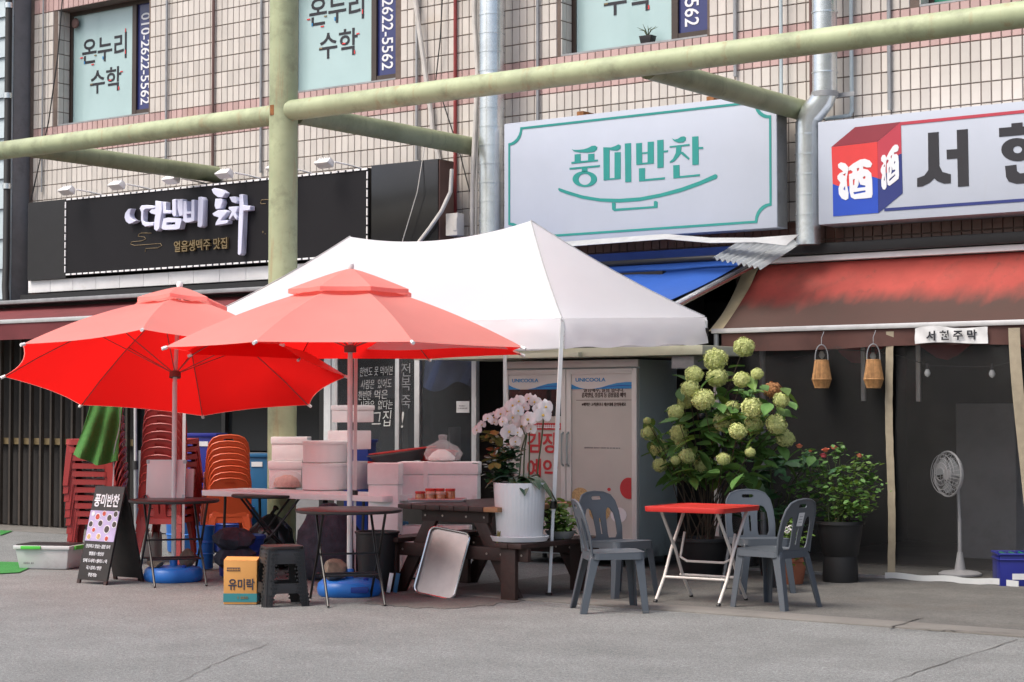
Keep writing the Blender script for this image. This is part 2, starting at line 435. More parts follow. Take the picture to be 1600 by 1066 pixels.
q_ = []
for a, b in zip(pp, pp[1:]+pp[:1]):
    for k in range(8): q_.append(a.lerp(b, k/8) + Vector((random.uniform(-.05,.05), random.uniform(-.05,.05), 0)))
pp = q_
struct(patch('wet_ground', pp, .005, 'wet'))
# cracks in the road: narrow sunken lines filled with dirt
mat('crack', (.09,.085,.078), .95, .2)
def crack(pix, w, z=.0035):
    P = [gz(*p) for p in pix]; Q = []
    for a, b in zip(P, P[1:]):
        for k in range(6): Q.append(a.lerp(b, k/6) + Vector((random.uniform(-1,1)*.012, random.uniform(-1,1)*.012, 0)))
    Q.append(P[-1]); L = []; R = []
    for i, p in enumerate(Q):
        t = (Q[min(i+1,len(Q)-1)] - Q[max(i-1,0)]).normalized(); n = Vector((-t.y, t.x, 0)); ww = w * random.uniform(.4, 1)
        L.append((p + n*ww).to_tuple()); R.append((p - n*ww).to_tuple())
    mb = MB(); n = len(Q)
    mb.add([(x, y, z) for x, y, _ in L + R], [(i, i+1, n+i+1, n+i) for i in range(n-1)])
    return struct(mb.build('road_crack', 'crack'))
crack([(1395,1066),(1450,1045),(1520,1022),(1590,1000)], .005); crack([(280,1066),(330,1040),(420,1006)], .0035)
crack([(1392,983),(1412,978),(1430,970),(1440,968)], .012, .016); crack([(1392,984.5),(1450,986.5),(1510,989.5),(1599,994)], .010, .016)
crack([(815,942),(890,950),(1000,959),(1100,964)], .010, .016)

# ------------------------------------------------------------------ the tiled building
PW, PHT, Z0 = .0979, .1920, 4.647
X0 = onY(1407.75, 100, 16).x
WIN = [(-19.27, -17.52), (-15.215, -13.46), (-11.18, -9.39), (-7.12, -5.37), (-3.06, -1.31)]
WZ0, WZ1 = Z0 + 3*PHT, Z0 + 11*PHT
bld = thing('tiled_building', 'two storey building faced with beige and pink tiles behind the market stalls', 'building', (-12, 16.3, 0))
m = MB(); XL, XR = -19.82, 2.0
m.box(XL, XR, 16.0, 16.3, 2.86, WZ0); m.box(XL, XR, 16.0, 16.3, WZ1, 8.2)
xs = [XL] + [q for w in WIN for q in w] + [XR]
for a, b in zip(xs[0::2], xs[1::2]): m.box(a, b, 16.0, 16.3, WZ0 + .0005, WZ1 - .0005)
m.box(XL, XR, 16.31, 22, 2.86, 8.2); m.box(XL, -19.5, 16.0, 22, 0, 2.859)
m.build('wall', 'grout', bld, world=True)
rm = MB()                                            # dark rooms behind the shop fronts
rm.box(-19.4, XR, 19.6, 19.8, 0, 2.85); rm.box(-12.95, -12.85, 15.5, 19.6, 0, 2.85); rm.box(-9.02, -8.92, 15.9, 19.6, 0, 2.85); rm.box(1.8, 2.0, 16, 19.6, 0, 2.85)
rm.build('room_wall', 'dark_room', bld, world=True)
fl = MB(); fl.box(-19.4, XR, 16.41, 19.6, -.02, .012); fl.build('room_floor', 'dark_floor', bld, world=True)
# tiles: those that show largest are pieces of their own, the others one part
tm = {}
def tile_mesh(mt):
    mb = MB(); w, h, d = PW - .0075, PHT - .0075, .010; e = .004
    vs = [(-w/2,0,-h/2),(w/2,0,-h/2),(w/2,0,h/2),(-w/2,0,h/2),(-w/2+e,-d,-h/2+e),(w/2-e,-d,-h/2+e),(w/2-e,-d,h/2-e),(-w/2+e,-d,h/2-e)]
    mb.add(vs, [(4,5,6,7),(0,1,5,4),(1,2,6,5),(2,3,7,6),(3,0,4,7)]); o = mb.build('tile', mt); me = o.data; bpy.data.objects.remove(o); return me, vs
for k in ('tile', 'tile_pink', 'tile_brown'): tm[k] = tile_mesh(k)
FCS = [(4,5,6,7),(0,1,5,4),(1,2,6,5),(2,3,7,6),(3,0,4,7)]
cells = []
n0, n1 = int(math.ceil((XL - X0)/PW)), int((0.5 - X0)/PW)
for i in range(n0, n1):
    xc = X0 + (i+.5)*PW
    for k in range(-9, 18):
        zc = Z0 + (k+.5)*PHT
        if any(a - PW*.45 < xc < b + PW*.45 for a, b in WIN) and WZ0 < zc < WZ1: continue
        mt = 'tile_brown' if k <= -8 else ('tile_pink' if k in (1, 2, 11, 12) else 'tile')
        cells.append((xc, zc, mt))
def seen(x, z):
    d = Vector((x, 16, z)) - EYE; t = d.dot(FWD); px = CX + F*d.dot(RIGHT)/t; py = CY - F*d.dot(UP)/t
    if not (4 < px < 1596 and 4 < py < 400): return False
    if -11.7 < x < -8.3 and 3.1 < z < 4.5: return False
    if x > -8.05 and 3.3 < z < 4.2: return False
    if x < -12.6 and z < 4.25: return False
    return True
vis = sorted([c for c in cells if seen(c[0], c[1])], key=lambda c: -c[0])[:300]
vs_ = set((c[0], c[1]) for c in vis)
big = {}
for xc, zc, mt in cells:
    if (xc, zc) in vs_: continue
    b = big.setdefault(mt, MB()); b.add(tm[mt][1], FCS, TR(xc, 16.0, zc))
for a, b in WIN:                                     # tiled reveals beside each window
    for j in range(2):
        for k in range(3, 11):
            big['tile'].add(tm['tile'][1], FCS, TR(a, 16.0 + (j+.5)*PW, Z0 + (k+.5)*PHT) @ rz(pi/2))
for mt, b in big.items(): stuff(b.build('tiling', mt, bld, world=True))
I0 = FR[bld.name].inverted()
for xc, zc, mt in vis: inst('tile', tm[mt][0], bld, I0 @ TR(xc, 16.0, zc))
# windows
def window(i, a, b):
    y = 16.2
    m = MB(); t = .055; xm = a + (b-a)*.70
    m.box(a+.002, b-.002, y, y+.06, WZ0, WZ0+t); m.box(a+.002, b-.002, y, y+.06, WZ1-t, WZ1)
    m.box(a+.002, a+t, y+.001, y+.06, WZ0+t, WZ1-t); m.box(b-t, b-.002, y+.001, y+.06, WZ0+t, WZ1-t)
    m.box(xm, xm+.075, y-.01, y+.06, WZ0+t, WZ1-t)
    fr = m.build('window', 'window_frame', bld, world=True)
    m = MB(); m.box(xm+.076, b-t, y-.004, y+.05, WZ0+t, WZ0+t+.06); m.build('sash', 'window_frame', fr, world=True)
    p = MB(); p.box(a+t, xm, y+.02, y+.03, WZ0+t, WZ1-t); p.build('pane', 'film' if i < 3 else 'green_plastic', fr, world=True)
    p = MB(); p.box(xm+.075, b-t, y+.021, y+.031, WZ0+t+.06, WZ1-t); p.build('pane', 'banner' if i < 3 else 'green_plastic', fr, world=True)
    s = MB(); s.box(a+.003, b-.003, 16.0, y, WZ0+.001, WZ0+.02); s.build('sill', 'grey_metal', fr, world=True)
    if i > 2: return
    zc = (WZ0+WZ1)/2; xc = (a+t+xm)/2; yy = y+.017
    lettering('lettering', '온누리', 'ink', fr, faceM((xc+.02, yy, zc+.22)), width=.86, height=.34, bold=.012, world=True)
    lettering('lettering', '수학', 'ink', fr, faceM((xc+.05, yy, zc-.20)), width=.60, height=.32, bold=.012, world=True)
    for dx, dz, w, h, mt in ((-.42,.145,.07,.022,'sign_red'),(-.15,.15,.06,.022,'gold'),(.43,.41,.022,.07,'sign_red'),(.43,.13,.022,.07,'sign_red'),(.0,.10,.022,.06,'print_blue'),
                             (-.36,.075,.022,.05,'print_blue'),(-.2,.035,.07,.022,'sign_red'),(.14,-.21,.07,.022,'sign_red'),(-.22,-.225,.06,.022,'gold'),(.36,-.12,.06,.022,'sign_red'),(.31,-.33,.022,.06,'sign_red')):
        q = MB(); q.box(xc+dx-w*.36, xc+dx+w*.36, yy-.005, yy-.002, zc+dz-h*.36, zc+dz+h*.36); q.build('colour_tip', mt, fr, world=True)
    M = TR((xm+.075+b-t)/2-.05, yy, zc+.0) @ Matrix.Rotation(pi/2, 4, 'X') @ Matrix.Rotation(-pi/2, 4, 'Z')
    lettering('lettering', '010-2622-5562', 'text_white', fr, M, width=1.18, height=.17, bold=.01, world=True)
for i, (a, b) in enumerate(WIN[:4]): window(i, a, b)
fn = MB(); fn.lathe([(.02,0),(.06,.004),(.07,.02),(.055,.035)], 16, M=TR(-19.13, 16.19, 6.6) @ Matrix.Rotation(pi/2, 4, 'X')); fn.build('vent_cap', 'metal_brown', bld, world=True)
pl = thing('sill_plant', 'tiny spiky plant in a black pot on an upstairs window sill', 'plant', tuple(onY(1012, 66, 16.1)))
pl.location.z = WZ0 + .021; FR[pl.name] = TR(*pl.location)
MB().frustum((0,0,0), (.11,.09,0), (0,0,.09), (.15,.11,0)).build('pot', 'pot_black', pl, bevel=.004)
for k in range(7):
    q = k*.9; l = MB(); l.tube([(0,0,.08),(.04*cos(q),.03*sin(q),.15),(.13*cos(q),.05*sin(q),.17+.02*(k%3))], [.006,.006,.001], 5); l.build('leaf', 'stem', pl, smooth=True)

# ------------------------------------------------------------------ neighbouring building
nb = thing('neighbouring_building', 'pale blue metal sided building with a dark drainpipe at the end of the street front', 'building', (-22, 15.5, 0))
xe = -19.86; YN = 15.70
k = 0; z = 2.55
while z < 8.2:
    h = .27 if z > 4.5 else .40
    p = MB(); p.add([(-27,YN-.035,z),(xe,YN-.035,z),(xe,YN,z+h-.004),(-27,YN,z+h-.004),(-27,YN+.05,z),(xe,YN+.05,z),(xe,YN+.05,z+h-.004),(-27,YN+.05,z+h-.004)],
        [(0,1,2,3),(1,5,6,2),(0,4,5,1),(3,2,6,7)]); p.build('siding_panel', 'siding', nb, world=True); z += h
p = MB(); p.box(-27, xe-.003, YN+.06, 20, 0, 8.2); p.build('wall', 'siding_grey', nb, world=True)
p = MB(); x = xe+.03; p.tube([(x,15.64,8.2),(x,15.64,3.4),(x+.1,15.55,3.1),(x+.16,15.55,2.5)], .045, 10); p.build('drainpipe', 'cable_black', nb, smooth=True, world=True)
for zz in (4.4, 5.6, 6.8): MB().tube([(x,15.64,zz),(x,15.64,zz+.07)], .057, 10).build('pipe_collar', 'duct', nb, smooth=True, world=True)

# ------------------------------------------------------------------ green pipe frame
C0 = gz(450, 882); C0 = Vector((C0.x, 13.04, 0)); ZB = 4.365
pf = thing('pipe_frame', 'rusty pale green steel pipe frame with a thick column before the tiled wall', 'frame', tuple(C0))
MB().tube([(0,0,0),(0,0,7.6)], .139, 28).build('column', 'pipe_green', pf, smooth=True)
MB().lathe([(.24,0),(.24,.02),(.15,.025)], 20).build('base_plate', 'pipe_green', pf, smooth=True)
MB().tube([(.10,-.01,ZB),(11.5,-.01,ZB)], .1, 20).build('front_beam', 'pipe_green', pf, smooth=True)
MB().tube([(-.10,.01,ZB-.02),(-13,.01,ZB-.02)], .1, 20).build('front_beam', 'pipe_green', pf, smooth=True)
for px in (744, 1262, 340):
    xx = onY(px, 200, 16).x - C0.x
    MB().tube([(xx,.09 if abs(xx) > .3 else .12,ZB-.01),(xx,2.975,ZB-.01)], .1, 20).build('cross_beam', 'pipe_green_shaded', pf, smooth=True)
MB().cbox((-.02,-.137,ZB-.0), (.05,.008,.10)).build('weld_plate', 'rust', pf)

# ------------------------------------------------------------------ ducts, conduits, cables
def duct(label, path, r, step=.2):
    P = [Vector(p) for p in path]
    t = thing('vent_duct', label, 'duct', tuple(P[-1]))
    MB().tube(P, r, 24).build('pipe', 'duct', t, smooth=True, world=True)
    for a, b in zip(P, P[1:]):
        d = (b-a); n = int(d.length/step); d.normalize()
        for i in range(n): c = a + d*step*(i+.5); MB().tube([c-d*.006, c+d*.006], r+.007, 24).build('seam_ring', 'duct', t, smooth=True, world=True)
    return t
ya = 15.72; xa = onY(768, 200, ya).x
ta = duct('silver ribbed ventilation duct rising between the black and white shop signs', [(xa,ya,7.6),(xa,ya,2.7)], .135)
for zz in (4.95,): 
    q = MB()
    for k in range(6): q.lathe([(.142,-.02),(.146,0),(.142,.02)], 20, c=(xa+.004*k, ya, zz+.018*k))
    q.build('foil_tape', 'chrome', ta, smooth=True, world=True)
yb = 15.72; b0, b1, b2 = onY(1289, 100, yb), onY(1289, 148, yb), onY(1262, 192, yb)
tb = duct('silver ventilation duct with an elbow between the white and right hand signs', [(b0.x,yb,7.6),(b1.x,yb,b1.z+.02),(b1.x-.03,yb,b1.z-.05),(b2.x+.03,yb,b2.z+.06),(b2.x,yb,b2.z-.02),(b2.x,yb,onY(1262,383,yb).z)], .118, .19)
q = MB(); q.lathe([(.127,-.025),(.127,.025)], 20, c=(b1.x, yb, b1.z+.0)); q.box(b1.x-.2, b1.x+.25, yb+.1, yb+.13, b1.z-.02, b1.z+.02); q.build('clamp', 'grey_metal', tb, smooth=True, world=True)
def run(name, label, cat, pts, r, m, n=8):
    P = [Vector(p) for p in pts]; o = MB().tube(P, r, n).build(name, m, smooth=True); return tag(o, label, cat)
yc = 15.96
def vc(px, y0, y1, r, m, label, name='conduit', yy=yc, dx=0):
    a = onY(px, y0, yy); b = onY(px, y1, yy); top = 7.6 if y0 <= 0 else a.z
    return run(name, label, 'pipe', [(b.x,yy,top),(b.x,yy,b.z)], r, m)
vc(65, 0, 300, .012, 'grey_metal', 'thin grey conduit beside the left tiled corner')
vc(259, 0, 270, .016, 'grey_metal', 'light grey conduit just right of the blue banner window')
vc(332, 0, 265, .018, 'metal_brown', 'brown conduit meeting the end of a green cross beam')
vc(407, 0, 270, .016, 'grey_metal', 'grey conduit beside the thick green column')
vc(651, 0, 250, .017, 'grey_metal', 'grey conduit behind a slanting white cable')
vc(711, 0, 370, .020, 'red_pipe', 'dark red pipe beside the junction box')
vc(840, 0, 190, .017, 'grey_metal', 'grey conduit running into the top of the white sign')
vc(1149, 0, 120, .020, 'grey_metal', 'grey conduit right of the window with the sill plant')
vc(1222, 0, 356, .018, 'siding', 'blue grey pipe along the end of the white sign', yy=15.9)
vc(1268, 0, 150, .02, 'metal_brown', 'dull brown conduit hidden behind the elbow duct')
vc(1390, 0, 172, .021, 'grey_metal', 'dark grey conduit running into the top of the right hand sign')
p0, p1 = onY(1327, 0, 15.93), onY(1331, 180, 15.93); p2 = onY(1290, 186, 15.93)
run('conduit', 'blue grey pipe that bends towards the elbow duct', 'pipe', [(p1.x,15.93,7.6),(p1.x,15.93,p1.z+.04),(p1.x-.02,15.93,p1.z),(p2.x,15.93,p2.z)], .02, 'siding')
run('cable', 'thick white cable slanting down the wall to the cross beam', 'cable', [onY(640,-60,15.9), onY(650,10,15.9), onY(664,110,15.92), onY(674,180,15.94), onY(676,205,15.95), onY(688,260,15.95)], .028, 'cable_white')
run('cable', 'bundle of white cable hanging against the silver duct', 'cable', [onY(740,-80,15.75), onY(741,40,15.75), onY(746,110,15.74), onY(742,200,15.74), onY(738,290,15.75), onY(737,400,15.75)], .024, 'cable_white')
run('cable', 'second slim white cable twisted along the silver duct', 'cable', [onY(746,-80,15.78), onY(746,60,15.78), onY(748,140,15.78), onY(745,240,15.78), onY(743,400,15.78)], .015, 'cable_white')
run('cable', 'black wire sagging across the left tiled corner', 'cable', [onY(99,-20,15.9), onY(90,90,15.9), onY(76,190,15.92), onY(48,315,15.95)], .009, 'cable_black', 6)
run('cable', 'thin black wire dropping beside the dark red pipe', 'cable', [onY(692,-20,15.93), onY(688,60,15.93), onY(681,125,15.94), onY(720,245,15.94), onY(734,300,15.94)], .007, 'cable_black', 6)
run('cable', 'thin dark wire hanging over the plain black sign box', 'cable', [onY(668,200,15.6), onY(652,300,15.45), onY(628,380,15.45)], .005, 'cable_white', 6)
run('cable', 'grey hose curving off the end of the plain black sign box', 'cable', [onY(706,265,15.62), onY(704,300,15.56), onY(690,330,15.5), onY(672,356,15.48), onY(652,382,15.48)], .022, 'cable_white')
jb = onY(700, 350, 15.5)
jt = thing('junction_box', 'cream electrical junction box at the end of the black sign box', 'box', (jb.x, 15.62, jb.z-.12))
MB().cbox((0,0,.12), (.16,.12,.24)).build('case', 'cable_white', jt, bevel=.008); MB().cbox((.05,-.061,.12), (.05,.012,.14)).build('cover', 'cable_white', jt, bevel=.003)

# ------------------------------------------------------------------ black sign
YB = 15.65
xl, xr, zb, zt = onY(42,318,YB).x, onY(576,262,YB).x, 3.205, 4.19
bs = thing('shop_sign', 'long black shop sign with raised pale lettering and dashed white lights', 'sign', ((xl+xr)/2, YB, zb))
xm = onY(101, 430, YB).x
MB().box(xl, xm-.004, YB+.02, 15.99, zb-.03, zt).build('side_panel', 'black_paint', bs, world=True)
MB().box(xm, xr, YB, 15.99, zb, zt).build('panel', 'sign_black', bs, world=True)
st = MB()
def dashes(mb, a, b, n):
    a = Vector(a); b = Vector(b)
    for i in range(n):
        p = a.lerp(b, (i+.2)/n); q = a.lerp(b, (i+.8)/n); lo = Vector((min(p.x,q.x)-.008, p.y, min(p.z,q.z)-.010)); hi = Vector((max(p.x,q.x)+.008, p.y, max(p.z,q.z)+.010))
        mb.box(lo.x, hi.x, YB-.012, YB-.001, lo.z, hi.z)
dashes(st, (xm+.02,YB,zb+.012), (xr,YB,zb+.012), 46); dashes(st, (xm+.02,YB,zt-.012), (xr,YB,zt-.012), 46)
dashes(st, (xm+.014,YB,zb+.03), (xm+.014,YB,zt-.03), 9); dashes(st, (xr-.014,YB,zb+.03), (xr-.014,YB,zt-.03), 9)
st.build('light_strip', 'white_paint', bs, world=True)
L3 = [[(150,300),(115,305),(85,345),(78,390),(92,430),(122,455),(160,445),(200,418),(165,412),(140,390),(130,355),(140,320)],
 [(228,300),(245,270),(300,265),(384,272),(384,300),(290,305),(268,325),(265,420),(285,440),(370,435),(370,470),(285,482),(255,460),(243,410),(245,335)],
 [(386,222),(440,228),(455,300),(440,400),(430,500),(400,528),(373,505),(376,420),(386,360),(345,352),(325,330),(345,310),(386,308)],
 [(462,235),(492,232),(492,320),(545,318),(550,348),(465,352)],
 [(555,212),(592,205),(600,370),(572,382),(555,360)], [(608,208),(660,205),(666,370),(626,378),(608,300)],
 [(815,185),(850,182),(868,210),(862,470),(835,492),(808,480)],
 [(948,110),(975,95),(1040,110),(1090,145),(1060,192),(1010,188),(965,150)],
 [(985,202),(1050,202),(1060,240),(1040,300),(990,308),(978,270)],
 [(955,350),(1010,318),(1080,312),(1108,335),(1060,390),(1040,420),(1115,415),(1110,450),(985,470),(990,440),(1020,390),(970,375)],
 [(1125,185),(1180,180),(1213,225),(1190,250),(1150,235)],
 [(1118,285),(1208,277),(1212,300),(1190,345),(1208,385),(1195,418),(1165,370),(1130,415),(1118,400),(1150,330),(1120,310)],
 [(1225,160),(1262,158),(1268,270),(1335,272),(1335,318),(1268,325),(1262,450),(1250,745),(1230,768),(1210,755),(1216,450),(1226,300)]]
for P in L3:
    mb = MB(); stroke(mb, P, YB-.002, .085, 6.4, (190,280)); mb.build('raised_letter', 'letter_white', bs, world=True, bevel=.006, seg=1)
mb = MB(); stroke(mb, [(470,400),(520,390),(640,398),(650,420),(630,500),(590,508),(470,512),(450,495)], YB-.002, .085, 6.4, (190,280), [[(500,438),(585,435),(590,458),(500,465)]]); mb.build('raised_letter', 'letter_white', bs, world=True)
mb = MB(); stroke(mb, [(670,225),(700,225),(705,330),(750,328),(750,215),(778,212),(778,420),(740,435),(690,440),(668,420)], YB-.002, .085, 6.4, (190,280), [[(702,352),(745,350),(748,390),(704,395)]]); mb.build('raised_letter', 'letter_white', bs, world=True)
c = onY(316, 383, YB); lettering('raised_letter', '얼음생맥주 맛집', 'gold', bs, faceM((c.x, YB-.022, c.z)), width=.90, height=.135, bold=.012, depth=.03, world=True)
for pts in ([(300,540),(200,540),(170,552),(165,572),(230,580),(242,600),(200,618),(100,628),(92,650),(130,664),(390,644),(402,668),(360,688),(240,694),(236,728)], [(1520,200),(1400,208),(1390,232),(1395,248),(1440,246)]):
    mb = MB(); mb.tube([onY(190+x/6.4, 280+y/6.4, YB-.004) for x, y in pts], .004, 6); mb.build('cloud_line', 'gold', bs, world=True)
for x, y, r in ((1414,530,9), (1438,548,5)):
    c = onY(190+x/6.4, 280+y/6.4, YB); mb = MB(); rr = r/6.4*.0083*.9
    mb.slab([(c.x+rr*(1.6 if i%2==0 else .5)*cos(pi/4*i), c.z+rr*(1.6 if i%2==0 else .5)*sin(pi/4*i)) for i in range(8)], [], lambda a, b, t: (a, YB-.004+t, b), .003); mb.build('star', 'gold', bs, world=True)
# white tiled strip below and the plain black box beside it
p = MB(); xw = onY(42, 450, 15.7).x
for k in range(14):
    a = xw + k*.44; MB().box(a+.002, a+.437, 15.72, 15.99, 3.015, 3.172).build('white_tile', 'white_paint', bs, bevel=.003, world=True)
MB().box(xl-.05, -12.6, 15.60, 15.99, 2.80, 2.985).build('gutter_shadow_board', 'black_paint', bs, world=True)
b2a, b2b = onY(582,270,15.55), onY(686,250,15.55)
pb = thing('sign_box', 'plain glossy black sign box beside the lettered black sign', 'sign', ((b2a.x+b2b.x)/2, 15.55, 3.2))
MB().box(b2a.x, b2b.x, 15.53, 15.80, 3.205, 4.19).build('panel', 'black_gloss', pb, bevel=.006, world=True)
MB().box(b2b.x+.001, b2b.x+.012, 15.545, 15.79, 3.21, 4.18).build('end_cap', 'metal_brown', pb, world=True)
# spotlights along the top of the black sign
def spot(px, first=None, n_=0):
    p = onY(px, 290, 15.45); loc = (p.x, 15.5, zt+.012)
    if first: return dup(first, loc, None, '%s white spotlight from the blue building on top of the black sign' % ('second third fourth fifth sixth'.split()[n_-1]))
    t = thing('sign_spotlight', 'first white spotlight from the blue building on top of the black sign', 'lamp', loc, group='spotlights along the black sign')
    A = Matrix.Rotation(radians(-28), 4, 'X')
    MB().frustum((0,0,0), (.21,.12,0), (0,.02,.075), (.17,.08,0), TR(0,-.08,.03) @ A).build('housing', 'white_paint', t, bevel=.006)
    q = MB()
    for k in range(5): q.box(-.08+.036*k, -.072+.036*k, -.02, .05, .076, .092, TR(0,-.08,.03) @ A)
    q.build('cooling_fin', 'white_paint', t)
    MB().box(-.10,.10,-.055,.055,-.006,.001, TR(0,-.08,.03) @ A).build('lens', 'bulb', t)
    MB().tube([(.08,.02,.07),(.14,.2,.05),(.16,.47,.02)], .010, 8).build('arm', 'white_paint', t, smooth=True)
    return t
s0 = spot(106)
for k, px in enumerate((184, 269, 352, 432, 508)): spot(px, s0, k+1)

# ------------------------------------------------------------------ white sign with the bowl
YS = 15.55
xl, xr, zb, zt = -11.59, -8.375, 3.208, 4.487
ws = thing('shop_sign', 'white shop sign with teal lettering over a drawn teal bowl', 'sign', ((xl+xr)/2, YS, zb))
MB().box(xl, xr, YS, 15.76, zb, zt).build('panel', 'sign_white', ws, bevel=.004, world=True)
MB().box(xr+.001, xr+.004, YS+.012, 15.75, zb+.01, zt-.01).build('end_cap', 'grey_metal', ws, world=True)
T = []
def P_(*a): T.append((list(a), []))
P_((145,203),(165,212),(215,210),(260,205),(300,193),(340,172),(370,170),(390,185),(385,210),(360,230),(300,238),(220,236),(165,225))
P_((172,255),(230,250),(230,319),(302,312),(302,252),(362,247),(362,307),(395,304),(397,320),(142,346),(140,328),(172,325))
P_((122,384),(415,357),(415,375),(295,386),(295,420),(242,422),(242,391),(124,402))
T.append((ell(270,492,118,76,28), [ell(270,494,60,54,24)]))
P_((448,186),(520,188),(560,175),(595,158),(615,170),(612,200),(580,220),(530,215),(508,210),(508,485),(556,482),(556,236),(615,232),(615,490),(450,505))
P_((655,150),(714,146),(717,519),(659,523))
T.append(([(763,148),(820,143),(820,236),(874,231),(874,135),(934,131),(934,343),(765,357)], [[(822,250),(874,246),(874,331),(822,336)]]))
P_((966,118),(1027,113),(1028,218),(1070,215),(1070,232),(1028,236),(1028,381),(968,386))
P_((790,389),(849,385),(849,492),(1040,474),(1040,494),(792,516))
P_((1108,100),(1135,112),(1165,105),(1195,85),(1225,80),(1243,92),(1240,120),(1215,140),(1170,142),(1130,128))
P_((1085,176),(1276,154),(1277,170),(1200,179),(1197,228),(1215,232),(1278,292),(1268,306),(1192,248),(1165,285),(1125,325),(1090,336),(1085,326),(1120,295),(1145,240),(1150,184),(1087,190))
P_((1302,85),(1362,80),(1364,184),(1408,182),(1408,200),(1365,204),(1365,353),(1304,357))
P_((1120,360),(1180,356),(1182,463),(1376,444),(1377,462),(1122,487))
for P, Hh in T:
    mb = MB(); stroke(mb, P, YS-.001, .003, 6.154, (870,200), Hh); mb.build('lettering', 'teal', ws, world=True)
mb = MB(); stroke(mb, [(20,577),(100,605),(250,650),(420,678),(600,682),(800,668),(1000,630),(1200,575),(1380,510),(1525,444),(1543,452),(1546,470),(1535,487),(1380,550),(1200,614),(1000,665),(800,703),(600,718),(420,708),(250,682),(100,637),(25,608),(14,590)], YS-.001, .003, 6.154, (870,200)); mb.build('bowl_drawing', 'teal', ws, world=True)
mb = MB(); stroke(mb, [(530,719),(566,721),(566,776),(934,752),(934,706),(955,702),(972,715),(970,768),(555,800),(532,785)], YS-.001, .003, 6.154, (870,200)); mb.build('bowl_drawing', 'teal', ws, world=True)
def border(x0, z0, x1, z1, r, w):
    Q = []
    for cx, cz, a in ((x0,z0,pi/2),(x1,z0,pi),(x1,z1,-pi/2),(x0,z1,0)):
        rr = r; seq = [(cx+rr*cos(a - pi/2*i/6), cz+rr*sin(a - pi/2*i/6)) for i in range(7)]; Q += seq
    return Q
o_, i_ = border(xl+.055, zb+.055, xr-.055, zt-.055, .155, 0), border(xl+.078, zb+.078, xr-.078, zt-.078, .157, 0)
mb = MB(); mb.slab(o_, [i_], lambda a, b, t: (a, YS-.004+t, b), .003); mb.build('border_line', 'teal', ws, world=True)
for px, py in ((905,172), (1108,150)):
    p = onY(px, py, 15.7); t = MB().box(p.x-.03, p.x+.05, 15.7, 15.99, zt+.0, zt+.07); t.build('bracket', 'rust', ws, world=True)

# ------------------------------------------------------------------ right hand sign with the red and blue box
YR = 15.6
xl, xr, zb, zt = -7.966, -2.6, 3.212, 4.175
rs = thing('shop_sign', 'white shop sign with bold black letters and a red and blue box emblem', 'sign', ((xl+xr)/2, YR, zb))
MB().box(xl, xr, YR, 15.985, zb, zt).build('panel', 'sign_white', rs, bevel=.004, world=True)
def em(P, mt, holes=(), d=.003): mb = MB(); stroke(mb, P, YR-.001, d, 6.66, (1290,185), holes); mb.build('emblem', mt, rs, world=True)
em([(62,300),(540,245),(545,624),(515,614),(480,606),(400,640),(300,690),(220,712),(130,703),(75,682)], 'sign_red')
em([(75,684),(130,705),(220,714),(300,692),(400,642),(480,608),(515,616),(545,626),(550,985),(80,1022)], 'sign_blue')
em([(542,245),(783,38),(792,366),(765,376),(690,470),(620,590),(575,634),(547,624)], 'sign_red2')
em([(547,626),(575,636),(620,592),(690,472),(765,378),(792,368),(803,780),(597,950),(552,985)], 'sign_navy')
em([(62,298),(308,92),(781,38),(540,243)], 'sign_dred')
q1, q2 = onY(1408, 193, YR), onY(1382, 328, YR)
MB().box(q1.x, xr-.01, YR-.004, YR-.001, q1.z-.016, q1.z+.012).build('border_line', 'sign_red2', rs, world=True)
MB().box(q2.x, xr-.01, YR-.004, YR-.001, q2.z-.014, q2.z+.014).build('border_line', 'sign_navy', rs, world=True)
G1 = [(160,458),(205,470),(235,505),(236,545),(225,600),(220,640),(225,700),(240,780),(238,835),(210,852),(170,835),(140,790),(135,730),(155,670),(125,630),(125,600),(150,570),(185,555),(170,540),(135,515),(130,480)]
G1h = [[(178,588),(210,570),(205,602)], [(185,738),(205,700),(205,754)]]
G2 = [(238,512),(290,470),(360,430),(410,422),(460,440),(485,475),(470,510),(430,512),(390,500),(392,525),(440,535),(475,570),(485,640),(490,790),(480,825),(430,832),(300,842),(265,820),(252,770),(247,650),(245,582),(275,572),(285,555),(262,538),(240,545)]
G2h = [[(325,522),(352,515),(345,545),(330,552)], [(285,640),(305,628),(300,690),(288,700)], [(345,640),(362,690),(415,700),(415,716),(328,726),(345,690)], [(390,610),(415,600),(415,625),(395,634)], [(288,770),(415,750),(418,768),(300,792)]]
def skew(p): u, v = (p[0]-125)/365, (p[1]-422)/430; return (575+u*190, 360+v*410+u*(-110-10*v))
for P, Hh in ((G1, G1h), (G2, G2h)):
    for fn_ in (lambda p: p, skew):
        mb = MB(); stroke(mb, [fn_(p) for p in P], YR-.005, .003, 6.66, (1290,185), [[fn_(p) for p in h] for h in Hh]); mb.build('emblem_character', 'text_white', rs, world=True)
for P in ([(995,738),(1054,733),(1058,920),(1075,955),(1122,968),(1122,1018),(1085,1020),(1045,1005),(1030,990),(1005,1015),(965,1035),(935,1038),(935,990),(975,975),(997,945)],
          [(1155,722),(1216,717),(1222,1033),(1162,1038),(1158,880),(1100,884),(1098,832),(1157,828)]):
    mb = MB(); stroke(mb, P, YR-.001, .003, 3.553, (1170,0)); mb.build('lettering', 'ink', rs, world=True)
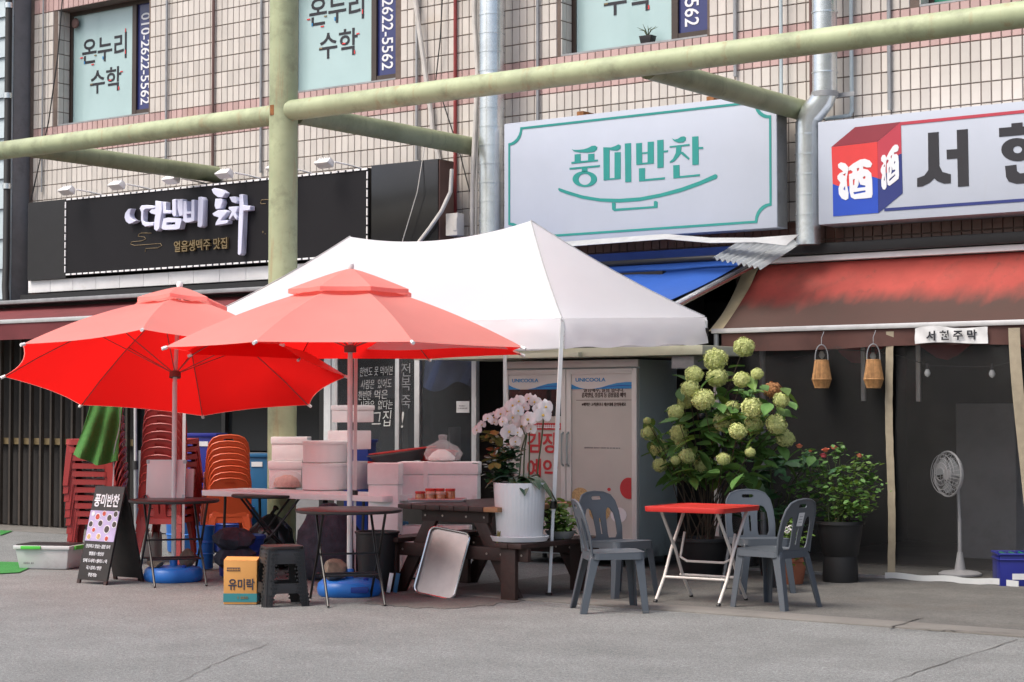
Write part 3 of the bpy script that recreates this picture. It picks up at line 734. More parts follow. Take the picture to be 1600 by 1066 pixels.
for P, Hh in (([(680,160),(765,152),(765,184),(860,176),(860,238),(588,262),(586,195),(680,187)], []), (ell(725,358,122,88,24), [ell(727,358,34,28,16)]),
              ([(632,482),(718,472),(722,520),(745,538),(990,520),(990,595),(720,617),(660,600),(640,565)], []),
              ([(900,145),(985,138),(985,470),(900,478),(900,375),(858,380),(858,335),(900,330),(900,275),(858,280),(858,235),(900,230)], [])):
    mb = MB(); stroke(mb, P, YR-.001, .003, 4.844, (1440,160), Hh); mb.build('lettering', 'ink', rs, world=True)
for k, ch in enumerate('주막'): lettering('lettering', ch, 'ink', rs, faceM((-4.95+.85*k, YR-.003, 3.70)), width=.55, height=.58, bold=.03, world=True)
# =================================================================== SHOP FRONTS AND AWNINGS
def quadsheet(c00, c10, c11, c01, nx, ny, t, sag=0.0, wob=0.0, seed=0):
    """a cloth between four corners, u along c00-c10, v towards c01-c11, sagging and rippled"""
    R = random.Random(seed); ph = [R.uniform(0, 6.28) for _ in range(6)]
    c00, c10, c11, c01 = map(Vector, (c00, c10, c11, c01)); n = (c10-c00).cross(c01-c00).normalized()
    if n.z < 0: n = -n
    def fn(u, v):
        p = c00.lerp(c10, u).lerp(c01.lerp(c11, u), v)
        e = sin(pi*v) * (sag*-1) + wob*sin(pi*v)*(sin(u*17+ph[0]) + .6*sin(u*31+v*3+ph[1])) * .5
        return p + n*e
    return MB().grid(nx, ny, fn, t)

def scribble(parent, x0, x1, z, h, y, m, seed, world=False):
    R = random.Random(seed); q = MB(); x = x0
    while x < x1:
        w = h*R.uniform(.5, .9); q.box(x, x+w*.8, y-.0008, y+.0008, z-h/2+h*.1*R.random(), z-h*.05); q.box(x+w*.35, x+w*.55, y-.0016, y-.0009, z-h*.1, z+h/2); q.box(x, x+w*.8, y-.0008, y+.0008, z+h*.12, z+h*.3)
        x += w + (h*.6 if R.random() < .2 else 0)
    return q.build('small_print', m, parent, world=world)
# ---- left shop: slatted shutter, dark glass, burgundy awning
YL = 15.38
ls = thing('storefront', 'dark shop front with a brown slatted shutter under a burgundy awning', 'shop front', (-17, YL, 0))
xg0, xg1 = XY(-60, YL), XY(206, YL)
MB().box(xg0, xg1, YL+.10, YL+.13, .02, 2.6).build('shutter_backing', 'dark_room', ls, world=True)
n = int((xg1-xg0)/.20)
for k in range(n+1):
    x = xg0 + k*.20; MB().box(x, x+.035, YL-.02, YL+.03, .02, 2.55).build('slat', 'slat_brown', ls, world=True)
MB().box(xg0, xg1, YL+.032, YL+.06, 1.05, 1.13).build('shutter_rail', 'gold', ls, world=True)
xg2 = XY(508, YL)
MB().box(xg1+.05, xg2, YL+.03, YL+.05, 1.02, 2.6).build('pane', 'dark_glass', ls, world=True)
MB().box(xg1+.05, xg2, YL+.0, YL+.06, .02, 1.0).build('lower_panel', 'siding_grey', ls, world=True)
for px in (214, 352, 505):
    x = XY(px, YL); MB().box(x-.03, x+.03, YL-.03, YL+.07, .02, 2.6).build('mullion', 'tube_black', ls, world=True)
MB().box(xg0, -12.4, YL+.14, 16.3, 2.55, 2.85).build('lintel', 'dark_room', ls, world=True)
aw = thing('awning', 'burgundy folding awning with a grey rail on the dark shop front', 'awning', (-17, 15.6, 2.3))
yf = 14.75; zf = 2.585; xa0, xa1 = -26.5, -12.9
quadsheet((xa0,15.6,2.84), (xa1,15.6,2.84), (xa1,yf,zf), (xa0,yf,zf), 40, 6, .006, .03, .02, 3).build('cloth', 'burgundy', aw, smooth=True, world=True)
MB().box(xa0, xa1, yf-.03, yf+.02, zf-.03, zf+.02).build('front_rail', 'alu', aw, bevel=.006, world=True)
MB().grid(80, 3, lambda u, v: (xa0+(xa1-xa0)*u, yf-.012+.012*sin(u*90)*v, zf-.03-.20*v), .004).build('valance', 'burgundy', aw, smooth=True, world=True)
MB().box(xa0, xa1, 15.35, 15.6, 2.85, 2.90).build('roller_cover', 'grey_metal', aw, bevel=.01, world=True)

# ---- middle shop: aluminium windows with chalk writing, blue awning
YM = 15.2
ms = thing('storefront', 'aluminium framed glass shop front with white chalk writing on its panes', 'shop front', (-12, YM, 0))
X = lambda px: XY(px, YM)
bars = [(513,.05,'pole_white'), (523,.03,'alu'), (622,.028,'alu'), (653,.035,'alu'), (742,.03,'pole_white')]
for px, w, mt in bars: x = X(px); MB().box(x-w, x+w, YM-.02, YM+.04, .80, 2.3).build('mullion', mt, ms, bevel=.004, world=True)
for a, b in ((525,621),(623,651),(656,741)): MB().box(X(a)+.03, X(b)-.03, YM+.005, YM+.011, .9, 2.28).build('pane', 'glass', ms, world=True)
MB().box(X(513), X(742), YM+.0, YM+.05, .03, .88).build('lower_panel', 'dark_room', ms, world=True)  # under-table darkness put into the panel colour, near black
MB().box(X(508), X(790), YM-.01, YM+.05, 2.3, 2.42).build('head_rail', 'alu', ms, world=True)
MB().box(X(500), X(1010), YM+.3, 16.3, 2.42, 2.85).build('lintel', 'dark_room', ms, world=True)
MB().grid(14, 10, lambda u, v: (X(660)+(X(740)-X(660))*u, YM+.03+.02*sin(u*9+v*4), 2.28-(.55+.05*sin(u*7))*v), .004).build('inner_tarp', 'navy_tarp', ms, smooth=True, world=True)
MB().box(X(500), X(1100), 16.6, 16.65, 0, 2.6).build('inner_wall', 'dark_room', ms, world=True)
for k, (px, zz, w, h) in enumerate(((560,1.3,.5,.5),(600,1.75,.6,.25),(690,1.0,.4,.6))):
    MB().cbox((XY(px,16.3), 16.3, zz), (w,.2,h)).build('shelf_goods', 'siding_grey', ms, bevel=.01, world=True)
yy = YM + .002
for px, py, tx, w, h in ((588,580,'한번도 못 먹어본',.47,.10),(588,600,'사람은  있어도',.44,.10),(583,617,'한번만  먹은',.42,.10),(588,633,'사람은  없다는',.47,.10),(596,654,'그집',.26,.17),(629,656,'!',.03,.17)):
    c = onY(px, py, yy); ws_ = tx.split('  ')
    for k, wd in enumerate(ws_):
        f_ = (0, 1.0) if len(ws_) == 1 else ((-.28, .44) if k == 0 else (.27, .44))
        lettering('chalk_writing', wd, 'chalk', ms, faceM((c.x+f_[0]*w, yy, c.z+.03*f_[0]*w)) @ rz(.03), width=w*f_[1], height=h, bold=-.006, depth=.002, shear=.14, world=True)
for px, py, tx in ((634,578,'전'),(634,600,'복'),(634,628,'죽')):
    c = onY(px, py, yy); lettering('chalk_writing', tx, 'siding_grey', ms, faceM((c.x, yy, c.z)), width=.13, height=.14, bold=-.003, depth=.002, world=True)
c = onY(722, 636, YM-.01)
nt_ = tag(MB().grid(6, 4, lambda u, v: (c.x-.085+.17*u, YM+.003-.003*sin(u*3), c.z-.06+.12*v), .001).build('paper_notice', 'paper', smooth=True), 'small white paper notice taped to the glass shop door', 'notice')
scribble(nt_, c.x-.045, c.x+.03, c.z+.012, .012, YM-.004, 'siding_grey', 1); scribble(nt_, c.x-.06, c.x+.06, c.z-.014, .014, YM-.004, 'siding_grey', 2)
# cream fascia board on top of the cooler
fa = thing('fascia_board', 'cream sheet metal fascia board above the drinks cooler', 'board', (XY(1000,14.3), 14.4, 2.0))
x0, x1 = XY(690, 14.35), XY(1098, 14.35)
zf_ = onY(1050, 555, 14.35).z
MB().box(x0, x1, 14.35, 15.15, zf_, zf_+.085).build('board', 'cream', fa, bevel=.006, world=True)
MB().box(x0-.3, x1-1.3, 14.28, 14.349, zf_+.0, zf_+.045).build('front_strip', 'cream', fa, bevel=.004, world=True)
MB().box(x1-.42, x1-.18, 14.5, 14.9, zf_-.12, zf_-.002).build('hanging_box', 'grey_metal', fa, bevel=.01, world=True)
MB().box(x1-.15, x1-.10, 14.8, 14.85, 0.006, zf_-.001).build('post', 'alu', fa, world=True)
ch_ = MB()
for k in range(9): ch_.lathe([(.012,0),(.028,.02),(.028,.045),(.012,.065)], 8, c=(x1-.3+.02*k, 14.62+.01*k, zf_-.2-.075*k))
tag(ch_.build('chain', 'cable_black', smooth=True), 'rusty dark chain hanging under the cream fascia board', 'chain')
# blue awning
ba = thing('awning', 'bright blue tarpaulin awning sloping below the white sign', 'awning', (-10, 15.6, 2.3))
w0 = onY(1180, 402, 15.9); f0 = onY(1048, 472, 14.55)
zw, zf = w0.z + .02, f0.z
quadsheet((-12.3,15.9,zw), (w0.x,15.9,zw), (f0.x,14.5,zf), (-12.3,14.5,zf), 30, 8, .006, .03, .015, 5).build('cloth', 'awning_blue', ba, smooth=True, world=True)
MB().tube([(-12.3,15.55,zw-.04),(w0.x,15.55,zw-.04)], .03, 10).build('roller', 'black_paint', ba, smooth=True, world=True)
MB().box(-12.3, w0.x-.02, 15.88, 15.98, zw+.02, zw+.10).build('top_band', 'awning_blue', ba, world=True)
MB().tube([(w0.x+.05,15.85,zw-.08),(f0.x+.05,14.5,zf-.05)], .035, 12).build('side_rail', 'chrome', ba, smooth=True, world=True)
MB().box(-12.3, f0.x, 14.46, 14.5, zf-.05, zf+.02).build('front_rail', 'alu', ba, world=True)
# bent white flashing and the corrugated sheet
fl_ = [onY(870,379,15.5), onY(960,372,15.45), onY(1040,366,15.42), onY(1110,372,15.4), onY(1180,372,15.35), onY(1248,367,15.35)]
fb_ = [onY(870,387,15.35), onY(960,380,15.3), onY(1040,374,15.28), onY(1110,380,15.25), onY(1180,379,15.2), onY(1228,384,15.15)]
def lerpl(L, u):
    q = u*(len(L)-1); i = min(int(q), len(L)-2); return L[i].lerp(L[i+1], q-i)
tag(MB().grid(30, 2, lambda u, v: lerpl(fl_, u).lerp(lerpl(fb_, u), v), .003).build('roof_flashing', 'alu', smooth=True), 'bent white metal flashing strip beneath the white sign', 'flashing')
k0, k1, k2, k3 = onY(1160,375,15.75), onY(1258,376,15.75), onY(1190,420,15.15), onY(1114,404,15.15)
tag(MB().grid(60, 4, lambda u, v: k0.lerp(k1,u).lerp(k3.lerp(k2,u),v) + Vector((0,0,.016*sin(u*2*pi*9))), .003).build('corrugated_sheet', 'clear_sheet', smooth=True), 'clear corrugated plastic sheet between the blue and red awnings', 'sheet')
# ---- right shop: big faded red awning, vinyl curtain
YV = 15.10
ra = thing('awning', 'wide faded red awning stained dark brown along its lower half', 'awning', (-6.5, 15.8, 2.2))
zt_, zf = onY(1400, 397, 15.95).z, onY(1400, 509, YV).z
xt, xf = onY(1190, 410, 15.95).x, onY(1128, 514, YV).x
am = MAT['awning_red']; t_ = am.node_tree; bs_ = t_.nodes['Principled BSDF']; src = bs_.inputs['Base Color'].links[0].from_socket
tc1 = t_.nodes.new('ShaderNodeTexCoord'); sp_ = t_.nodes.new('ShaderNodeSeparateXYZ'); t_.links.new(tc1.outputs['Object'], sp_.inputs[0])
n_1 = t_.nodes.new('ShaderNodeTexNoise'); n_1.inputs['Scale'].default_value = 3.0; n_1.inputs['Detail'].default_value = 6; mp_ = t_.nodes.new('ShaderNodeMapping'); mp_.inputs['Scale'].default_value = (2.2,.6,.6); mp_.inputs['Rotation'].default_value = (0,0,.5)
t_.links.new(tc1.outputs['Object'], mp_.inputs[0]); t_.links.new(mp_.outputs[0], n_1.inputs[0])
ma_ = t_.nodes.new('ShaderNodeMath'); ma_.operation = 'MULTIPLY_ADD'; ma_.inputs[1].default_value = .26; t_.links.new(n_1.outputs['Fac'], ma_.inputs[0]); t_.links.new(sp_.outputs['Z'], ma_.inputs[2])
mr_ = t_.nodes.new('ShaderNodeMapRange'); mr_.inputs[1].default_value = .36; mr_.inputs[2].default_value = .52; mr_.inputs[3].default_value = .92; mr_.inputs[4].default_value = .0; t_.links.new(ma_.outputs[0], mr_.inputs[0])
mx_ = t_.nodes.new('ShaderNodeMix'); mx_.data_type = 'RGBA'; t_.links.new(mr_.outputs[0], mx_.inputs[0]); t_.links.new(src, mx_.inputs[6]); mx_.inputs[7].default_value = (.042,.031,.024,1); t_.links.new(mx_.outputs[2], bs_.inputs['Base Color'])
quadsheet((xt,15.93,zt_-.05), (1.2,15.93,zt_-.05), (1.2,YV,zf), (xf,YV,zf), 60, 14, .006, .05, .03, 8).build('cloth', 'awning_red', ra, smooth=True, world=True)
MB().box(xt-.06, 1.2, 15.86, 15.98, zt_-.035, zt_+.02).build('top_rail', 'white_paint', ra, bevel=.006, world=True)
MB().box(xt-.0, 1.2, 15.80, 15.99, zt_+.03, zt_+.13).build('black_membrane', 'black_paint', ra, bevel=.02, world=True)
MB().box(xf-.10, 1.2, YV-.03, YV+.02, zf-.025, zf+.02).build('front_rail', 'alu', ra, bevel=.006, world=True)
MB().grid(90, 4, lambda u, v: (xf+(1.2-xf)*u, YV-.004+.018*sin(u*70)*v, zf-.027-(.16+.012*sin(u*23))*v), .004).build('valance', 'awning_brown', ra, smooth=True, world=True)
sl0, sl1, sl2 = onY(1172,428,15.9), onY(1203,418,15.9), onY(1140,512,YV+.01)
MB().grid(6, 10, lambda u, v: Vector((xt-.16,15.9,zt_-.06)).lerp(Vector((xt-.005,15.9,zt_-.06)),u).lerp(Vector((xf-.14,YV,zf)).lerp(Vector((xf-.005,YV,zf)),u),v) + Vector((0,0,-.07*sin(pi*v))), .004).build('side_flap', 'canvas_beige', ra, smooth=True, world=True)
MB().tube([(xf-.06,YV,0),(xf-.06,YV,zf-.03)], .025, 10).build('post', 'grey_metal', ra, smooth=True, world=True)
vc_ = thing('vinyl_curtain', 'clear vinyl curtain with beige straps hanging from the faded red awning', 'curtain', (-6.5, YV, 0))
cz1 = zf - .05
p1, p2 = XY(1391, YV), XY(1588, YV)
def vin(a, b, seed):
    R = random.Random(seed); h = [R.uniform(0,6.3) for _ in range(4)]
    return MB().grid(24, 14, lambda u, v: (a+(b-a)*u, YV+.03+.016*sin(u*11+h[0]+v*2)+.012*sin(v*9+u*5+h[1]), .03+(cz1-.03)*v)).build('vinyl_panel', 'vinyl', vc_, smooth=True, world=True)
vin(xf-.02, p1-.03, 1); vin(p1+.03, p2-.02, 2); vin(p2+.04, 1.0, 3)
sd = MB().grid(8, 10, lambda u, v: (xf-.03+.01*sin(v*9), YV+.03+.85*u, .03+(cz1-.03)*v)); sd.build('vinyl_panel', 'vinyl', vc_, smooth=True, world=True)
MB().grid(3, 24, lambda u, v: (p1-.035+.07*u+.01*sin(v*7), YV-.012+.004*sin(v*60), .05+(cz1-.05)*v), .004).build('strap', 'strap', vc_, smooth=True, world=True)
MB().grid(3, 24, lambda u, v: (p2-.05+.10*u+.16*(1-v)**1.4, YV-.01+.03*sin(v*5), .05+(cz1-.05)*v), .004).build('strap', 'strap', vc_, smooth=True, world=True)
e0, e1 = gz(1388, 907), gz(1570, 915)
MB().grid(24, 3, lambda u, v: (p1-.05+1.22*u, YV-.03-.03*u+.006*sin(u*40), .008+.05*v+.006*sin(u*17)), .012).build('weighted_hem', 'bin_grey', vc_, smooth=True, world=True)
MB().box(xf, p1-.06, YV-.01, YV+.03, .007, .03).build('bottom_rail', 'grey_metal', vc_, world=True)
MB().tube([(xf-.03,15.93,.006),(xf-.03,15.93,2.85)], .03, 10).build('post', 'grey_metal', vc_, smooth=True, world=True)
# things inside the vinyl room
tg = tag(MB().grid(20, 6, lambda u, v: (XY(1300,16.6)+2.2*u, 16.6, 2.5-(.35+.15*sin(u*14))*v-.12*abs(sin(u*5))), .004).build('bunting', 'tarp_red', smooth=True), 'dark red cloth bunting drooping inside the vinyl curtain', 'bunting')
for k, px in enumerate((1348, 1434)):
    c = onY(px, 585, 15.9); tag(MB().box(c.x-.02, c.x+.02, 15.9, 15.93, c.z-.25, 2.5).build('hanging_bar', 'alu', bevel=.004), ('aluminium bar hanging behind the second wicker lantern', 'aluminium bar hanging behind the left clear bulb')[k], 'bar')
MB_ = MB(); ca = [onY(x, y, 15.35) for x, y in ((1240,560),(1300,546),(1345,548),(1392,552),(1450,571),(1500,573),(1550,573),(1600,560),(1660,545))]
cb_ = MB_.tube(ca, .004, 6).build('string_light_cable', 'cable_black', smooth=True); tag(cb_, 'thin dark cable of a string of bulbs behind the vinyl', 'cable')
def bulb(px, py, lab, Y=15.35):
    c = onY(px, py, Y); t = thing('light_bulb', lab, 'bulb', tuple(c)); 
    MB().lathe([(.006,.0),(.016,.004),(.016,.05),(.008,.055)], 10).build('socket', 'cable_black', t, smooth=True)
    MB().lathe([(.004,-.07),(.022,-.055),(.028,-.035),(.02,-.01),(.013,0)], 12).build('globe', 'bulb', t, smooth=True)
bulb(1449, 577, 'clear bulb on the string between the two beige straps'); bulb(1550, 578, 'clear bulb beside the slanting beige strap')
bulb(1284, 549, 'small bulb above the wicker lantern nearer the flowering shrub'); bulb(1364, 551, 'small bulb above the wicker lantern nearer the strap')
def lantern(px, lab):
    c = onY(px, 606, YV-.1); t = thing('wicker_lantern', lab, 'lantern', tuple(c), group='wicker lanterns under the red awning')
    H = .245; prof = lambda z: .058 + (.026*z/.075 if z < .075 else .026*(1-((z-.075)/(H-.075))**.9*1.05))
    n = 40
    for part, z0, z1 in (('lower_weave', 0, .075), ('upper_weave', .077, H)):
        q = MB()
        for k in range(n):
            a = 2*pi*k/n; pts = [(prof(z)*cos(a), prof(z)*sin(a), z) for z in (z0, (z0+z1)/2, z1)]; q.tube(pts, .0052, 5)
        q.lathe([(prof(z0)-.006,z0),(prof((z0+z1)/2)-.006,(z0+z1)/2),(prof(z1)-.006,z1)], 20)
        q.build(part, 'rattan', t, smooth=True)
    q = MB()
    for z in (0, .075, H): q.tube([(prof(z)*cos(2*pi*k/20)*1.03, prof(z)*sin(2*pi*k/20)*1.03, z) for k in range(21)], .005, 6)
    q.build('hoop', 'rattan', t, smooth=True)
    u = RIGHT; MB().tube([u*(.058*cos(pi*k/12)) + Vector((0,0,H+.14*sin(pi*k/12)**.8)) for k in range(13)], .005, 6).build('handle', 'grey_metal', t, smooth=True)
    MB().tube([(0,0,H+.135),(0,.0,H+.2),(0,.05,H+.26)], .003, 6).build('hook', 'grey_metal', t, smooth=True)
lantern(1284, 'wicker lantern with wire handle closer to the flowering shrub'); lantern(1365, 'wicker lantern with wire handle closer to the straight beige strap')
c = onY(1488, 524, YV-.03); wv = onY(1430, 524, YV-.03).x; we = onY(1544, 524, YV-.03).x
cn = tag(MB().grid(24, 5, lambda u, v: (wv+(we-wv)*u, YV-.035-.01*sin(u*9)-.006*sin(u*23+v*5), c.z-.068+.01*sin(u*5)+.135*v+.008*sin(u*8)*v), .002).build('cloth_sign', 'paper', smooth=True), 'crumpled white cloth sign with black letters on the awning valance', 'sign')
lettering('lettering', '서 현 주 막', 'ink', cn, faceM((c.x, YV-.054, c.z)), width=.46, height=.085, bold=.03, depth=.002)
px_ = XY(1545, 17.6)
tag(MB().box(px_-.35, px_+.35, 17.6, 17.66, .013, 1.55).build('room_partition', 'siding_grey', bevel=.01), 'pale partition panel standing inside the vinyl room', 'partition')
# electric fan behind the vinyl
fp = gz(1502, 872, .05); fp = onY(1500, 868, 15.75)
fan = thing('electric_fan', 'grey pedestal fan standing behind the vinyl curtain', 'fan', (fp.x, 15.75, .013), TH + radians(22))
MB().lathe([(.19,0),(.19,.015),(.16,.03),(.05,.045),(.03,.16),(.025,.2)], 28).build('base', 'fan_grey', fan, smooth=True)
MB().tube([(0,0,.15),(0,0,.5)], .017, 12).build('pole', 'fan_grey', fan, smooth=True); MB().tube([(0,0,.5),(-.015,0,.80)], .013, 12).build('pole', 'fan_grey', fan, smooth=True)
AX = TR(-.015,0,.90) @ Matrix.Rotation(pi/2, 4, 'Y')
MB().lathe([(.02,-.13),(.055,-.12),(.065,-.05),(.06,.02),(.03,.03)], 18, M=AX).build('motor', 'fan_grey', fan, smooth=True)
q = MB()
for r in (.06,.10,.14,.175,.2): 
    for zz in (-.09 if r < .2 else -.04, .0 if r < .2 else -.03): q.tube([Vector((r*cos(2*pi*k/28), r*sin(2*pi*k/28), zz-.07+(.2-r)*.2*(-1 if zz < -.05 else 1))) for k in range(29)], .003 if r < .2 else .007, 5, AX)
for k in range(28):
    a = 2*pi*k/28; q.tube([(.05*cos(a),.05*sin(a),-.19),(.2*cos(a),.2*sin(a),-.11),(.05*cos(a),.05*sin(a),-.03)], .0022, 4, AX)
q.build('cage', 'fan_grey', fan, smooth=True)
q = MB()
for k in range(3):
    a = 2*pi*k/3; q.grid(4, 4, lambda u, v: ((.03+.14*v)*cos(a+(u-.5)*1.3), (.03+.14*v)*sin(a+(u-.5)*1.3), -.11+.04*(u-.5)), .002, AX)
q.build('blade', 'clear_sheet', fan, smooth=True)

# ------------------------------------------------------------------ drinks cooler
YC = 14.62
xc0, xc1 = XY(786, YC), XY(995, YC); zc0, zc1 = .10, onY(900, 563, YC).z
ck = thing('drinks_cooler', 'tall two door grey cooler with blue wave decals and pasted posters', 'cooler', ((xc0+xc1)/2, YC+.35, 0))
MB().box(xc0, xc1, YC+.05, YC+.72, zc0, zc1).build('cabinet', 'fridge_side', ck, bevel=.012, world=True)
for sx in (.06, -.06): 
    for sy in (.12, .62):
        x = xc0+.06 if sx > 0 else xc1-.06; MB().tube([(x,YC+sy,.006),(x,YC+sy,zc0)], .025, 10).build('foot', 'pot_black', ck, smooth=True, world=True)
MB().box(xc0, xc1, YC+.02, YC+.049, zc1-.07, zc1).build('header', 'fridge', ck, bevel=.004, world=True)
xm = XY(884, YC)
for d, (a, b) in enumerate(((xc0+.005, xm-.004), (xm+.004, xc1-.004))):
    z0, z1 = .22, zc1-.085
    dm = MB(); t = .055
    dm.box(a, a+t, YC, YC+.045, z0, z1); dm.box(b-t, b, YC, YC+.045, z0, z1); dm.box(a+t, b-t, YC, YC+.045, z1-.05, z1); dm.box(a+t, b-t, YC, YC+.045, z0, z0+.06)
    dr = dm.build('door', 'fridge', ck, bevel=.005, world=True)
    MB().box(a+t, b-t, YC+.02, YC+.03, z0+.06, z1-.05).build('poster' if d else 'glass_poster', 'poster', dr, world=True)
    zl = onY(900, 608, YC).z; h = z1-.05-zl; w = b-a-2*t
    MB().box(a+t, b-t, YC+.012, YC+.019, zl, z1-.05).build('decal_band', 'fridge', dr, world=True)
    wv = [(0,.33),(.08,.17),(.16,.06),(.24,.0),(0,0)]
    for pts, mt in ((wv,'print_blue'), ([(.36,0),(.5,.10),(.62,.25),(.75,.38),(.9,.44),(1,.44),(1,0)],'print_blue'), ([(.45,.02),(.62,.17),(.8,.24),(1,.22),(1,.17),(.8,.18),(.62,.12)],'awning_blue')):
        q = MB(); dd = .003 if mt == 'print_blue' else .005
        q.slab([(a+t+u*w, zl+v*h) for u, v in pts], [], lambda p, r, tt: (p, YC+.012-dd+tt, r), .002); q.build('wave_decal', mt, dr, world=True)
    lettering('lettering', 'UNICOOLA', 'print_blue', dr, faceM((a+t+w*.32, YC+.009, zl+h*.62)), width=w*.5, height=h*.26, bold=.02, depth=.002, world=True)
    xcn = (a+b)/2
    if d == 0:
        MB().box(a+t, b-t, YC+.016, YC+.019, zl-.26, zl-.001).build('dark_window', 'dark_glass', dr, world=True)
        q0, q1_ = onY(840,661,YC), onY(876,672,YC); MB().box(xcn-.1, b-t-.002, YC+.013, YC+.016, q1_.z, q0.z).build('red_heading', 'print_red', dr, world=True)
        scribble(dr, xcn-.07, b-t-.02, (q0.z+q1_.z)/2, .035, YC+.011, 'text_white', 3, True)
        for tx, py in (('김장', 692), ('예약', 733)):
            c = onY(846, py, YC); lettering('lettering', tx, 'print_red', dr, faceM((c.x, YC+.016, c.z)), width=.36, height=.20, bold=.02, depth=.004, world=True)
    else:
        for tx, py, w_, h_ in (('절임배추, 알림 합니다.', 609, .46, .05), ('김치양념, 갓김치 등 김장물품 예약', 617.5, .50, .05), ('※예약은 고객센터나 계산대에 문의하세요', 632, .50, .035)):
            c = onY(940, py, YC); lettering('lettering', tx, 'print_brown', dr, faceM((xcn+.02, YC+.017, c.z)), width=w_, height=h_, bold=.008, depth=.004, world=True)
        scribble(dr, xcn-.2, xcn+.2, onY(940,700,YC).z, .014, YC+.017, 'siding_grey', 4, True)
        q = MB(); cz = onY(940, 625, YC).z; q.box(a+t+.05, b-t-.01, YC+.016, YC+.0195, cz-.004, cz); q.build('rule_line', 'print_brown', dr, world=True)
        cc = onY(977, 763, YC); q = MB(); q.slab([p for p in ell(cc.x+.03, cc.z, .10, .10, 24) if p[0] < b-t] , [], lambda p, r, tt: (p, YC+.015+tt, r), .003); q.build('printed_bowl', 'print_red', dr, world=True)
        for px, py, r, mt in ((905,775,.10,'food_tan'),(935,800,.12,'food_tan'),(965,805,.09,'bowl_white'),(950,765,.02,'print_red')):
            cc = onY(px, py, YC); q = MB(); q.slab([(x_, max(z_, z0+.07)) for x_, z_ in ell(cc.x, cc.z, r, r*.8, 14)], [], lambda p, r_, tt: (p, YC+.0165+tt, r_), .002); q.build('printed_food', mt, dr, world=True)
    hx = b-t*.5 if d == 0 else a+t*.5
    MB().tube([(hx,YC-.001,.95),(hx,YC-.03,.97),(hx,YC-.03,1.25),(hx,YC-.001,1.27)], .010, 8).build('handle', 'fridge_side', dr, smooth=True, world=True)
# =================================================================== TENT AND UMBRELLAS
CR = RIGHT; CF = Vector((-sin(TH), cos(TH), 0))         # camera right and forward on the ground
def cw(xc, Z, z=0.0): return CR*xc + CF*Z + Vector((0,0,z))
A_, B_ = (CR*-.766 + CF*.643), (CR*.643 + CF*.766)     # along the tent's front, and into its depth
O_ = cw(.397, 14.75)
tent = thing('canopy_tent', 'white pop up canopy tent with two peaks over the food stall', 'tent', tuple(gz(858, 932)))
LA, DB, ZE = 4.6, 2.02, 2.285
def tp(a, b, z): return O_ + A_*a + B_*b + Vector((0,0,z))
eave = {}
for ia, a in enumerate((0, LA/2, LA)):
    for ib, b in enumerate((0, DB)): eave[ia, ib] = ZE
eave[0,0] = 2.212; eave[0,1] = 2.30
ZP = [3.145, 3.14]
pk = [tp(LA*.25-.0, DB*.5, ZP[0]), tp(LA*.75-.06, DB*.5, ZP[1])]
E_ = lambda ia, ib: tp((0, LA/2, LA)[ia], (0, DB)[ib], eave[ia, ib])
def tri_cloth(mb, a, b, c, n=10, sag=.04):
    """cloth triangle with apex a and base b-c; the middle hangs a little"""
    nn = (b-a).cross(c-a).normalized(); nn = nn if nn.z > 0 else -nn
    V = []; ix = {}
    for i in range(n+1):
        for j in range(i+1):
            s_, t_ = i/n, (j/i if i else 0)
            p = a.lerp(b.lerp(c, t_), s_); w = 4*s_*(1-s_)
            ix[i,j] = len(V); V.append(p + Vector((0,0,-sag*w)))
    Fc = []
    for i in range(n):
        for j in range(i+1):
            Fc.append((ix[i,j], ix[i+1,j], ix[i+1,j+1]))
            if j < i: Fc.append((ix[i,j], ix[i+1,j+1], ix[i,j+1]))
    mb.add(V, Fc)
def rq(mb, p0, p1, q0, q1, sagtop, sagm, n=40, m_=22):
    """front or back face between the sagging ridge p0-p1 and the eave q0-q1"""
    def fn(u, v):
        a = p0.lerp(p1, u) + Vector((0,0,-sagtop*4*u*(1-u))); b = q0.lerp(q1, u)
        e = min(u, 1-u); wr = .010*sin(v*9+u*34)*(1-min(1, e*4)) + .006*sin(u*22+v*5)*v*(1-v)*4
        return a.lerp(b, v) + Vector((0,0,-sagm*4*v*(1-v)+wr*sin(pi*v)*(1 if 0<u<1 else 0)))
    mb.grid(n, m_, fn)
rf = MB()
rq(rf, pk[0], pk[1], E_(0,0).lerp(E_(0,0),0), E_(2,0), .105, .045)
rq(rf, pk[0], pk[1], E_(0,1), E_(2,1), .105, .045)
tri_cloth(rf, pk[0], E_(0,0), E_(0,1)); tri_cloth(rf, pk[1], E_(2,0), E_(2,1))
rf.build('roof_cloth', 'tent', tent, smooth=True, world=True, ang=14)
sm = MB()
for p, q in ((pk[0],E_(0,0)),(pk[0],E_(0,1)),(pk[1],E_(2,0)),(pk[1],E_(2,1))):
    sm = MB(); sm.tube([p.lerp(q, k/10) + Vector((0,0,-.042*4*(k/10)*(1-k/10)+.004)) for k in range(11)], .006, 5); sm.build('hip_seam', 'alu', tent, smooth=True, world=True)
va = MB()
def vale(p, q, h=.235, seed=0):
    d = (q-p).normalized(); nn = Vector((d.y,-d.x,0)); ctr = tp(LA/2, DB/2, 2.2)
    if nn.dot((p+q)/2 - ctr) < 0: nn = -nn
    va.grid(24, 4, lambda u, v: p.lerp(q,u) + Vector((0,0,-.004-h*v*(1+.04*sin(u*21+seed)))) + nn*(.010*sin(u*26+v*4+seed)*v + .03*sin(pi*min(1,v+.4)*.5)), 0)
vale(E_(0,0), E_(2,0)); vale(E_(0,0), E_(0,1), seed=2); vale(E_(2,0), E_(2,1), seed=4); vale(E_(0,1), E_(2,1), seed=5)
va.build('valance', 'tent', tent, smooth=True, world=True)
